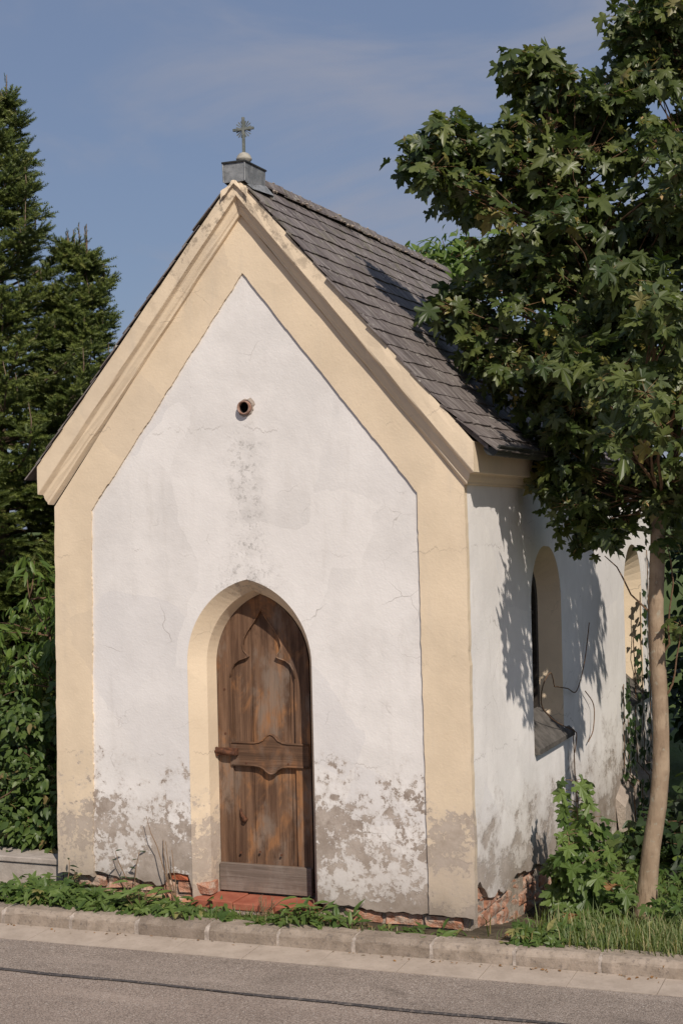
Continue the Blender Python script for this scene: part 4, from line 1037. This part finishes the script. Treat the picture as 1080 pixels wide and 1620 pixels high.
# ---- spruces on the left
def shoot_template(seed, rows=5, per=5):
    r = np.random.default_rng(seed); V = []; F = []
    for i in range(rows):
        for k in range(per):
            a = 2*pi*(k+0.5*(i % 2))/per + r.normal(0, 0.25); y = 0.08+0.8*i/rows
            d = np.array([cos(a), 0.75, sin(a)*0.8+0.15]); d = d/np.linalg.norm(d); s = np.cross(d, [0, 1, 0]); s = s/np.linalg.norm(s)*0.048
            b0 = np.array([0, y, 0]); n = len(V)
            l = 0.30*(1-0.25*i/rows)
            V += [b0-s, b0+s, b0+d*l]; F.append((n, n+1, n+2))
    n = len(V); V += [np.array([-0.03, 0, 0]), np.array([0.03, 0, 0]), np.array([0, 1.05, 0.03])]; F.append((n, n+1, n+2))
    return np.array(V), np.array(F)
SHOOTS = [shoot_template(i) for i in range(3)]
def spruce(base, H, R, label, seed, leaders=12, lo=0.0):
    rng = np.random.default_rng(seed); rg = random.Random(seed); base = Vector(base)
    t = empty('spruce_tree', base); tag(t, label, 'tree', 'spruces left of the chapel')
    b_ = B(); b_.tube([base, base+Vector((0.01, 0, H*0.5)), base+Vector((0, 0, H))], [0.02*H, 0.012*H, 0.004], 8)
    b_.build('trunk', M['conifer_bark'], t, True)
    paths = []; P_, D_, S_ = [], [], []
    def twig(p0, d, l, depth):
        n = max(2, int(l/0.036))
        for i in range(n):
            f = (i+0.6)/n; p = p0+d*(l*f)
            for s in (-1, 1):
                sd = d.cross(Vector((0, 0, 1)))
                if sd.length < 0.1: sd = Vector((1, 0, 0))
                sd.normalize()
                dd = (d*0.75 + sd*s*0.8 + Vector((0, 0, rg.gauss(0.12, 0.22)))).normalized()
                P_.append(p); D_.append(dd); S_.append(rg.uniform(0.065, 0.115))
        P_.append(p0+d*l); D_.append(d); S_.append(rg.uniform(0.08, 0.12))
    def leader(p, h):
        paths.append(([p, p+Vector((0.01, 0, h*0.5)), p+Vector((0.02*rg.uniform(-1, 1), 0, h))], [0.007, 0.006, 0.003]))
        for k in range(8):
            P_.append(p+Vector((0, 0, h*(0.25+0.75*k/8)))); D_.append(Vector((rg.gauss(0, .35), rg.gauss(0, .35), 1)).normalized()); S_.append(0.045)
        for k in range(6):
            a = 2*pi*k/6+rg.random(); d = Vector((cos(a), sin(a), 0.75)).normalized()
            for q in range(4):
                P_.append(p+d*(0.03+0.035*q)+Vector((0, 0, h*0.05))); D_.append((d+Vector((rg.gauss(0, .2), rg.gauss(0, .2), .1))).normalized()); S_.append(0.075)
    z = max(lo, 0.1)
    while z < H-0.12:
        f = z/H; rad = R*(1-f)**0.92*(0.9+0.2*rg.random())+0.05
        n = 7 if f < 0.75 else 5
        a0 = rg.random()*6.28
        for k in range(n):
            a = a0+2*pi*k/n+rg.gauss(0, 0.15); l = rad*rg.uniform(0.60, 1.22)
            out = Vector((cos(a), sin(a), 0))
            rise = 0.85*f-0.25
            p = base+Vector((0, 0, min(H-0.1, max(0.05, z+rg.gauss(0, 0.07))))); P = [p]; rise += rg.gauss(0, 0.13)
            m = max(4, int(l/0.12)); d = (out+Vector((0, 0, rise))).normalized()
            for i in range(m):
                g_ = i/m; d = (out + Vector((0, 0, rise+0.9*g_**2.2+rg.gauss(0, .06)))).normalized()
                P.append(P[-1]+d*(l/m))
            paths.append((P, [0.014*(1-0.75*i/m)*min(1, l)+0.004 for i in range(m+1)]))
            for i in range(1, m+1):
                g_ = i/m
                if g_ < 0.22 and l > 0.5: continue
                for s in (-1, 1):
                    d = (P[i]-P[i-1]).normalized(); sd = d.cross(Vector((0, 0, 1))).normalized()
                    tl_ = 0.34*l*(1-g_)+0.09+0.05*rg.random(); tl_ = min(tl_, 0.42)
                    twig(P[i]+Vector((0, 0, rg.gauss(0, 0.01))), (d*0.8+sd*s*0.8+Vector((0, 0, rg.gauss(-0.10, 0.16)))).normalized(), tl_, 1)
            twig(P[-1], (P[-1]-P[-2]).normalized(), 0.12, 1)
            if f > 0.30 and rg.random() < leaders*0.03: leader(P[-1], rg.uniform(0.14, 0.36))
        z += 0.108+0.05*rg.random()
    leader(base+Vector((0, 0, H-0.15)), 0.34)
    branch_tubes('branches', paths, M['conifer_bark'], t, 4)
    P_ = np.array([tuple(p) for p in P_]); D_ = np.array([tuple(p) for p in D_]); S_ = np.array(S_)
    nrm = UPV[None, :]+rng.normal(0, 0.3, P_.shape)
    leaf_mesh('needles', SHOOTS, P_, D_, nrm, S_*1.05, M['needle'], t, rng.random(len(P_)), rng)
    return t
spruce((-2.50, 3.05, -0.3), 6.0, 1.75, 'tall dark green spruce with the highest tip at the left edge', 1)
spruce((-1.86, 3.35, -0.3), 4.75, 1.1, 'lower spruce with a single upright leader between tallest spruce and chapel', 2)
spruce((-1.42, 3.9, -0.3), 4.02, 0.8, 'smallest spruce, only its tip showing against the left roof edge', 3)

# ---- shrubs
def cloud(name, label, cat, base, blobs, temps, mat, per, rad, size, seed, stems=8, group=None, droop=0.4, stemmat='twig', dens=1.0, tintlo=0.0):
    rng = np.random.default_rng(seed); rg = random.Random(seed); base = Vector(base)
    t = empty(name, base); tag(t, label, cat, group)
    cs = []
    for (c, r, n) in blobs:
        d = unit(rng.normal(0, 1, (int(n*dens), 3)))*(rng.random((int(n*dens), 1))**0.4)
        cs.append(np.array(c)[None, :]+d*np.array(r)[None, :])
    C_ = np.concatenate(cs)
    paths = []
    trunkmat = M[stemmat]
    hub = []
    for k in range(stems):
        a = 2*pi*k/stems; q = C_[rng.integers(0, len(C_))]
        P = curve3(base+Vector((0.1*cos(a), 0.1*sin(a), 0)), q, (0.1*cos(a), 0.1*sin(a), 0.1), 6, 0.02, rg)
        paths.append((P, [0.02-0.003*i for i in range(6)])); hub += P[1:]
    H = np.array([tuple(h) for h in hub])
    for c in C_[::2]:
        i = np.argmin(((H-c)**2).sum(1) + 2*np.maximum(0, H[:, 2]-c[2])); paths.append((curve3(H[i], c, (0, 0, 0.03), 4, 0.01, rg), [0.006, 0.005, 0.004, 0.003]))
    branch_tubes('stems', paths, trunkmat, t, 4)
    pos, tip, nrm = cluster_leaves(C_, rad, per, rng, 0.7, droop=droop)
    sz = rng.uniform(size[0], size[1], len(pos))
    leaf_mesh('foliage', temps, pos, tip, nrm, sz, M[mat], t, tintlo+(1-tintlo)*rng.random(len(pos)), rng)
    return t
cloud('bramble_bush', 'dense bramble bush growing over the low wall beside the chapel', 'bush', (-0.75, 0.8, -0.05),
      [((-0.45, 0.55, 0.35), (0.42, 0.30, 0.38), 70), ((-0.9, 0.7, 0.55), (0.5, 0.35, 0.55), 70), ((-0.45, 0.85, 0.75), (0.42, 0.3, 0.35), 60), ((-0.30, 1.0, 1.0), (0.30, 0.3, 0.25), 40), ((-0.35, 0.42, 0.18), (0.35, 0.2, 0.16), 40)],
      OVALS+IVIES[:1], 'bramble', 22, 0.14, (0.035, 0.075), 5)
cloud('elder_shrub', 'leafy elder shrub with narrow leaflets between spruce and chapel corner', 'shrub', (-0.75, 1.5, -0.05),
      [((-0.60, 1.5, 1.35), (0.40, 0.35, 0.40), 60), ((-0.45, 1.4, 1.65), (0.28, 0.3, 0.35), 40), ((-0.28, 1.3, 1.95), (0.15, 0.2, 0.35), 12), ((-1.2, 1.8, 1.3), (0.5, 0.4, 0.6), 60)],
      LANCES, 'bright_leaf', 14, 0.15, (0.075, 0.13), 6, droop=0.7)
cloud('walnut_tree', 'light green broadleaf tree rising behind the chapel roof', 'tree', (1.2, 7.4, -0.3),
      [((0.15, 7.2, 4.62), (0.60, 0.5, 0.36), 80), ((0.85, 7.2, 4.68), (0.55, 0.5, 0.34), 80), ((1.3, 7.4, 4.3), (0.6, 0.6, 0.5), 60), ((0.3, 7.6, 3.5), (0.8, 0.6, 0.6), 40), ((1.9, 7.6, 3.6), (0.6, 0.6, 0.7), 50)],
      LANCES+OVALS[:1], 'bright_leaf', 14, 0.17, (0.09, 0.16), 8, stems=6, droop=0.5)
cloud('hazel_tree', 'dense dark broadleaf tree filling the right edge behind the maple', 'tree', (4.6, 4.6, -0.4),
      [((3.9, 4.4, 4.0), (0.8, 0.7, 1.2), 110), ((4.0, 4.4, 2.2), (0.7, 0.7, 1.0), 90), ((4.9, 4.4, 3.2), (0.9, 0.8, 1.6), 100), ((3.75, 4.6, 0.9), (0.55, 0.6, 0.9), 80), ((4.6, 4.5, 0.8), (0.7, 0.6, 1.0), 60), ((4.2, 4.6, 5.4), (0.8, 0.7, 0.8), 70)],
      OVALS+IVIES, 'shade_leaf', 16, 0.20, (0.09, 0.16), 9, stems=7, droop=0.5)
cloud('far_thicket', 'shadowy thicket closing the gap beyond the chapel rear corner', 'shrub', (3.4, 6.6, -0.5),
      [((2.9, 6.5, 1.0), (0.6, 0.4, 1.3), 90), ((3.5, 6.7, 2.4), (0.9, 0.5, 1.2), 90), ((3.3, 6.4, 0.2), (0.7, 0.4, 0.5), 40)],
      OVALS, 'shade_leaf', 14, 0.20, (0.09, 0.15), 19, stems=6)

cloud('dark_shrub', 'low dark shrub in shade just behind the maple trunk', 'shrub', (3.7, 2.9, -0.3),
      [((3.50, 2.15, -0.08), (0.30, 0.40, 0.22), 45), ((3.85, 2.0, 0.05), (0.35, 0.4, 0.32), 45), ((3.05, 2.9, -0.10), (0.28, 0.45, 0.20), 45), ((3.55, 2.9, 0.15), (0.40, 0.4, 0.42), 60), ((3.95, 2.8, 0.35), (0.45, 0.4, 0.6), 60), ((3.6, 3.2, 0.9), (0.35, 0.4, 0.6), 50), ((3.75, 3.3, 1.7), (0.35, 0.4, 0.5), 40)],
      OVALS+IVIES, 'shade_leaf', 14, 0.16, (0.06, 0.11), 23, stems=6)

# ---- maple seedling by the side wall
def seedling():
    rng = np.random.default_rng(3); rg = random.Random(3); base = Vector((2.83, 0.98, -0.27))
    t = empty('maple_seedling', base); tag(t, 'knee high green maple seedling in front of the side wall', 'plant')
    stems = [(base, base+Vector((-0.02, 0.02, 0.83))), (base+Vector((0.03, 0, 0)), base+Vector((0.10, -0.05, 0.45))), (base, base+Vector((-0.10, -0.04, 0.40))), (base, base+Vector((0.20, 0.03, 0.32))), (base, base+Vector((-0.04, -0.10, 0.55))), (base, base+Vector((0.06, 0.05, 0.62))), (base, base+Vector((0.26, -0.03, 0.25)))]
    paths = []; pos, tip, nrm, size = [], [], [], []
    for a, b in stems:
        P = curve3(a, b, (0.02, 0, 0), 8, 0.005, rg); paths.append((P, [0.007-0.0007*i for i in range(8)]))
        h = (b-a).length; k = int(h/0.055)
        for i in range(2, k+1):
            p = Vector(a).lerp(Vector(b), i/k)
            for s in range(3):
                an = i*1.9+s*2.1+rg.gauss(0, 0.2); d = Vector((cos(an), sin(an), 0.25)); l = 0.05+0.06*rg.random()*(1.2-i/k)
                q = p+d*l; paths.append(([p, (p+q)/2+Vector((0, 0, .008)), q], [0.0025, 0.002, 0.002]))
                pos.append(q); tip.append(Vector((cos(an), sin(an), -0.55))); nrm.append(Vector((0.25+rg.gauss(0, .25), -0.5+rg.gauss(0, .25), 0.9))); size.append(rg.uniform(0.075, 0.13)*(1.1-0.25*i/k))
    branch_tubes('stems', paths, M['dry_stem'], t, 5)
    A = lambda L_: np.array([tuple(v) for v in L_])
    P_, T_, N_, S_ = A(pos), A(tip), A(nrm), np.array(size)
    FR = frames(T_, N_); cache = {}
    for j in range(len(P_)):
        i = int(rng.integers(0, len(MAPLES))); q = int(rng.integers(0, 3))
        if (i, q) not in cache:
            T, F = MAPLES[i]; me = bpy.data.meshes.new('leaf'); me.from_pydata([tuple(v) for v in T], [], [tuple(int(x) for x in f) for f in F]); me.update()
            a = me.attributes.new('tint', 'FLOAT', 'POINT'); a.data.foreach_set('value', np.full(len(T), (0.1, 0.5, 0.9)[q], dtype=np.float32)); me.materials.append(M['weed_leaf']); cache[(i, q)] = me
        o = bpy.data.objects.new('leaf', cache[(i, q)]); COL.objects.link(o); o.parent = t; m3 = FR[j]*S_[j]; p = P_[j]-np.array(base)
        o.matrix_basis = Matrix(((*m3[0], p[0]), (*m3[1], p[1]), (*m3[2], p[2]), (0, 0, 0, 1)))
seedling()

# ---- ground cover: creeper with five-fingered leaves, low weeds, grass
def palmate(seed):
    V, F = [], []; T, FF = LANCES[seed % 3]
    for k, (a, s) in enumerate(((0, 1.0), (0.85, 0.85), (-0.85, 0.85), (1.6, 0.6), (-1.6, 0.6))):
        R = np.array([[cos(a), sin(a), 0], [-sin(a), cos(a), 0], [0, 0, 1]]); v = (T*np.array([1.5, 1, 1]))@R*s; n = sum(len(x) for x in V); V.append(v); F.append(FF+n)
    return np.concatenate(V), np.concatenate(F)
PALM = [palmate(i) for i in range(3)]
rng = np.random.default_rng(77)
def cover(name, regions, temps, size, mat, hgt, label, cat, seed):
    rng = np.random.default_rng(seed); P = []; Hs = []
    for (x0, x1, y0, y1, n, h) in regions:
        x = rng.uniform(x0, x1, n); y = rng.uniform(y0, y1, n); env = h*(0.35+0.65*np.clip(np.sin(x*7.3+1)*0.5+np.sin(x*17.1)*0.3+0.6, 0, 1))
        z = np.array([ground_z(a, b) for a, b in zip(x, y)])+0.02+rng.random(n)*env
        P.append(np.stack([x, y, z], 1))
    P = np.concatenate(P); n = len(P)
    a = rng.random(n)*2*pi; tip = np.stack([np.cos(a)*0.6+0.1, np.sin(a)*0.6-0.45, rng.normal(-0.05, 0.3, n)], 1)
    nrm = np.stack([rng.normal(0.1, 0.3, n), rng.normal(-0.3, 0.3, n), np.ones(n)], 1)
    o = leaf_mesh(name, temps, P, tip, nrm, rng.uniform(size[0], size[1], n), M[mat], None, rng.random(n), rng)
    tag(o, label, cat); return o
cover('creeper', [(-0.75, -0.05, -0.30, 0.02, 330, 0.14), (-0.15, 0.35, -0.30, -0.02, 260, 0.10), (0.3, 0.95, -0.30, -0.08, 200, 0.06), (0.95, 1.5, -0.28, -0.12, 80, 0.035), (2.72, 3.0, -0.24, 0.0, 90, 0.05), (2.85, 3.2, 0.0, 0.8, 220, 0.08), (3.25, 4.3, 0.6, 1.7, 620, 0.30), (-2.5, -0.7, -0.28, 0.05, 200, 0.08), (2.7, 3.05, 0.7, 1.4, 120, 0.12), (2.70, 3.35, 1.35, 3.2, 420, 0.16)],
      PALM, (0.035, 0.070), 'weed_leaf', 0.1, 'low green creeper covering the verge behind the kerb', 'creeper', 5)
cover('low_weeds', [(0.2, 1.1, -0.30, 0.0, 240, 0.06), (1.45, 1.9, -0.28, -0.02, 130, 0.06), (1.9, 2.5, -0.26, -0.02, 60, 0.02), (2.8, 3.3, -0.2, 0.8, 170, 0.05), (-0.2, 0.5, -0.3, 0.0, 200, 0.10)],
      LANCES, (0.05, 0.10), 'weed_leaf', 0.08, 'small narrow leaved weeds along the foot of the chapel front', 'weeds', 6)
def grass(seed):
    rng = np.random.default_rng(seed)
    regs = [(2.45, 5.0, -0.24, 1.9, 6500, 0.15), (3.0, 5.5, -0.24, 0.5, 3200, 0.14), (-0.3, 2.5, -0.28, -0.06, 480, 0.06), (0.95, 1.6, -0.28, -0.10, 160, 0.10), (-4, -0.3, -0.28, 0.05, 300, 0.06), (2.6, 6, 1.9, 5, 1800, 0.10), (5, 12, -0.2, 5, 3000, 0.2)]
    V, F, Tn = [], [], []; off = 0
    for (x0, x1, y0, y1, n, h) in regs:
        x = rng.uniform(x0, x1, n); y = rng.uniform(y0, y1, n); m = ~((x > -0.05) & (x < 2.56) & (y > 0.02)) & ~((x > 2.3) & (x < 2.80) & (y < 1.0) & (rng.random(n) < 0.9)); x, y = x[m], y[m]; n = len(x)
        z = np.array([ground_z(a, b) for a, b in zip(x, y)])-0.01
        hh = h*rng.uniform(0.35, 1.15, n); a = rng.random(n)*2*pi; l = rng.uniform(0.15, 0.75, n)*hh; w = rng.uniform(0.0016, 0.0032, n)*1.3
        d = np.stack([np.cos(a), np.sin(a), np.zeros(n)], 1); s = np.stack([-np.sin(a), np.cos(a), np.zeros(n)], 1)*w[:, None]
        p0 = np.stack([x, y, z], 1); p1 = p0+d*(l*0.3)[:, None]+UPV*(hh*0.6)[:, None]; p2 = p0+d*l[:, None]+UPV*(hh*rng.uniform(0.75, 1.05, n))[:, None]
        v = np.stack([p0-s, p0+s, p1-s*0.8, p1+s*0.8, p2], 1).reshape(-1, 3); V.append(v)
        i = (np.arange(n)*5)[:, None]+off; F.append(np.concatenate([i+np.array([[0, 1, 3]]), i+np.array([[0, 3, 2]]), i+np.array([[2, 3, 4]])])); off += 5*n
        Tn.append(np.repeat(rng.random(n), 5))
    o = npmesh('grass', np.concatenate(V), np.concatenate(F), M['grass'], None, np.concatenate(Tn)); tag(o, 'long tufted grass round the foot of the tree', 'grass', kind='stuff')
grass(4)

# ---- single weeds against the front
def weed(name, label, base, h, n, seed, leaf, mat, lean=(0, 0, 0), size=(0.04, 0.07), stemmat='dry_stem', spread=0.3, group=None):
    rg = random.Random(seed); base = Vector(base); t = empty(name, base); tag(t, label, 'weed', group)
    pos, tip, nrm, sz = [], [], [], []
    for k in range(n):
        a = 2*pi*k/n+rg.random(); e = base+Vector((cos(a)*spread*h*rg.random(), sin(a)*spread*h*rg.random()*0.6, h*rg.uniform(0.6, 1.0)))+Vector(lean)*h
        P = curve3(base, e, (0.02*rg.gauss(0, 1), 0, 0), 7, 0.004, rg)
        B().tube(P, [0.0042-0.0004*i for i in range(7)], 5).build('stem', M[stemmat], t, True)
        if leaf is None: continue
        m = max(3, int(h/0.035))
        for i in range(1, m+1):
            p = Vector(P[min(6, int(6*i/m))]); an = i*2.4+rg.random()
            pos.append(p); tip.append(Vector((cos(an), sin(an)-0.3, 0.25))); nrm.append(Vector((0.1, -0.4, 1))); sz.append(rg.uniform(*size))
    if pos:
        A = lambda L_: np.array([tuple(v) for v in L_]); P_, T_, N_ = A(pos), A(tip), A(nrm); FR = frames(T_, N_)
        ms = []
        for T, F in leaf:
            me = bpy.data.meshes.new('leaf'); me.from_pydata([tuple(v) for v in T], [], [tuple(int(x) for x in f) for f in F]); me.update()
            a = me.attributes.new('tint', 'FLOAT', 'POINT'); a.data.foreach_set('value', np.full(len(T), rg.random()*0.9, dtype=np.float32)); me.materials.append(M[mat]); ms.append(me)
        for j in range(len(P_)):
            o = bpy.data.objects.new('leaf', rg.choice(ms)); COL.objects.link(o); o.parent = t; m3 = FR[j]*sz[j]; p = P_[j]-np.array(base)
            o.matrix_basis = Matrix(((*m3[0], p[0]), (*m3[1], p[1]), (*m3[2], p[2]), (0, 0, 0, 1)))
    return t
weed('dry_stalk', 'bare brown leaning stalks against the plaster left of the door', (0.80, -0.06, -0.06), 0.52, 4, 2, None, None, (-0.22, 0.05, 0), spread=0.25)
weed('sprig', 'thin upright sprig with few leaves below the left plaster panel', (0.50, -0.04, -0.05), 0.30, 2, 5, LANCES, 'shade_leaf', (-0.05, 0, 0), (0.03, 0.05))
weed('leafy_weed', 'sparse weed with curled leaves at the left corner of the front', (0.12, -0.06, -0.05), 0.24, 4, 7, LANCES, 'shade_leaf', (0.1, 0, 0), (0.04, 0.06))
weed('broadleaf_weed', 'broad leaved green weed at the right end of the door sill', (1.60, -0.12, -0.06), 0.15, 6, 8, LANCES, 'weed_leaf', (0.1, 0, 0), (0.07, 0.11), spread=0.9)
weed('dock_weed', 'clump of long arching green leaves left of the door sill', (0.62, -0.16, -0.06), 0.17, 9, 9, LANCES, 'weed_leaf', (0, -0.1, 0), (0.08, 0.13), spread=1.0)
weed('dry_grass_tuft', 'pale dry grass tuft in front of the red threshold tiles', (1.36, -0.14, -0.06), 0.16, 14, 10, None, None, (0.1, 0, 0), spread=0.8)
# ivy on the rear of the side wall and bare runners round the first window
def ivy():
    rg = random.Random(6); rng = np.random.default_rng(6)
    t = empty('climbing_ivy', (WX+0.02, 4.2, -0.3)); tag(t, 'thin ivy strands climbing the rear of the side wall', 'ivy')
    paths = []; pos = []
    for y, h in ((3.75, 1.0), (4.05, 0.75), (4.35, 1.3), (4.6, 1.6), (4.9, 1.9)):
        P = []; yy = y; xo = 0.19
        for i in range(14):
            z = -0.3+h*i/13*1.1; yy += rg.gauss(0, 0.02); xo = 0.10 if z < 0.08 else 0.012
            P.append((WX+xo, yy, z))
            for k in range(4): pos.append((WX+xo+0.02+0.02*rg.random(), yy+rg.gauss(0, 0.04), z+rg.gauss(0, 0.03)))
        paths.append((P, 0.004))
    branch_tubes('stems', paths, M['twig'], t, 4)
    P_ = np.array(pos); n = len(P_); tip = np.stack([np.full(n, 0.3), rng.normal(0, 0.5, n), np.full(n, -0.8)], 1); nrm = np.stack([np.ones(n), rng.normal(-0.3, 0.3, n), rng.normal(0.3, 0.3, n)], 1)
    leaf_mesh('foliage', IVIES, P_, tip, nrm, rng.uniform(0.04, 0.07, n), M['shade_leaf'], t, rng.random(n), rng)
    t = empty('bare_vine', (WX+0.03, 2.2, 0.66)); tag(t, 'thin bare vine looping over the sill of the nearer side window', 'vine')
    for P in ([(WX+0.01, 1.75, 1.02), (WX+0.02, 1.62, 1.12), (WX+0.0, 1.5, 1.05), (WX-0.02, 1.55, 0.92), (WX+0.0, 1.78, 0.80), (WX+0.045, 2.08, 0.70), (WX+0.05, 2.14, 0.66), (WX+0.04, 2.12, 0.55)],
              [(WX+0.01, 1.75, 1.02), (WX+0.03, 2.0, 0.98), (WX+0.02, 2.3, 0.93), (WX+0.02, 2.55, 1.1), (WX+0.02, 2.72, 1.35)],
              [(WX+0.04, 2.10, 0.67), (WX+0.02, 2.20, 0.4), (WX+0.02, 2.28, 0.1), (WX+0.02, 2.30, -0.1)],
              [(WX+0.02, 2.55, 0.9), (WX+0.03, 2.75, 0.78), (WX+0.03, 2.72, 0.62), (WX+0.02, 2.6, 0.55)]):
        Q = []
        for a, b in zip(P[:-1], P[1:]):
            pass
        PP = [Vector(P[0])]+[Vector(p) for p in P]+[Vector(P[-1])]
        for i in range(1, len(PP)-2):
            p0, p1, p2, p3 = PP[i-1:i+3]
            for k in range(7):
                u = k/7; Q.append(0.5*(2*p1+(p2-p0)*u+(2*p0-5*p1+4*p2-p3)*u*u+(3*p1-p0-3*p2+p3)*u**3))
        Q.append(Vector(P[-1])); B().tube(Q, 0.0038, 5).build('runner', M['twig'], t, True)
ivy()
# a few dead leaves on the verge
rg = random.Random(15)
for (x, y, lb_) in ((2.93, 0.30, 'curled brown dead leaf lying in the grass below the maple seedling'), (3.05, 0.75, 'small orange dead leaf caught low in the maple seedling')):
    T, F = MAPLES[2]; me = bpy.data.meshes.new('dead_leaf'); me.from_pydata([tuple(v*np.array([1, 1, 2.2])) for v in T], [], [tuple(int(q) for q in f) for f in F]); me.update()
    a = me.attributes.new('tint', 'FLOAT', 'POINT'); a.data.foreach_set('value', np.full(len(T), 0.5, dtype=np.float32))
    o = link('dead_leaf', me, M['dry_leaf']); o.location = (x, y, ground_z(x, y)+(0.07 if y < 0.5 else 0.22)); o.scale = (0.075,)*3; o.rotation_euler = (0.9, rg.gauss(0, .4), rg.gauss(0, .6)); tag(o, lb_, 'leaf')

def litter():
    rng = np.random.default_rng(21); n = 150
    x = rng.uniform(-2, 5, n); y = np.array([KY(a) for a in x])-np.abs(rng.normal(0, 0.035, n))-0.004; z = np.full(n, ROADZ+0.017)
    m = 170; x2 = rng.uniform(-1, 4.5, m); y2 = rng.uniform(-0.27, -0.03, m); z2 = np.array([ground_z(a, b) for a, b in zip(x2, y2)])+0.012
    P = np.stack([np.r_[x, x2], np.r_[y, y2], np.r_[z, z2]], 1); k = len(P)
    a = rng.random(k)*2*pi; tip = np.stack([np.cos(a), np.sin(a), rng.normal(0.1, 0.15, k)], 1); nrm = np.stack([rng.normal(0, .35, k), rng.normal(0, .35, k), np.ones(k)], 1)
    sz = np.r_[rng.uniform(0.008, 0.028, n), rng.uniform(0.02, 0.05, m)]
    o = leaf_mesh('leaf_litter', OVALS+LANCES, P, tip, nrm, sz, M['dry_leaf'], None, rng.random(k), rng)
    tag(o, 'scattered bits of dry leaf litter along the kerb', 'litter')
litter()
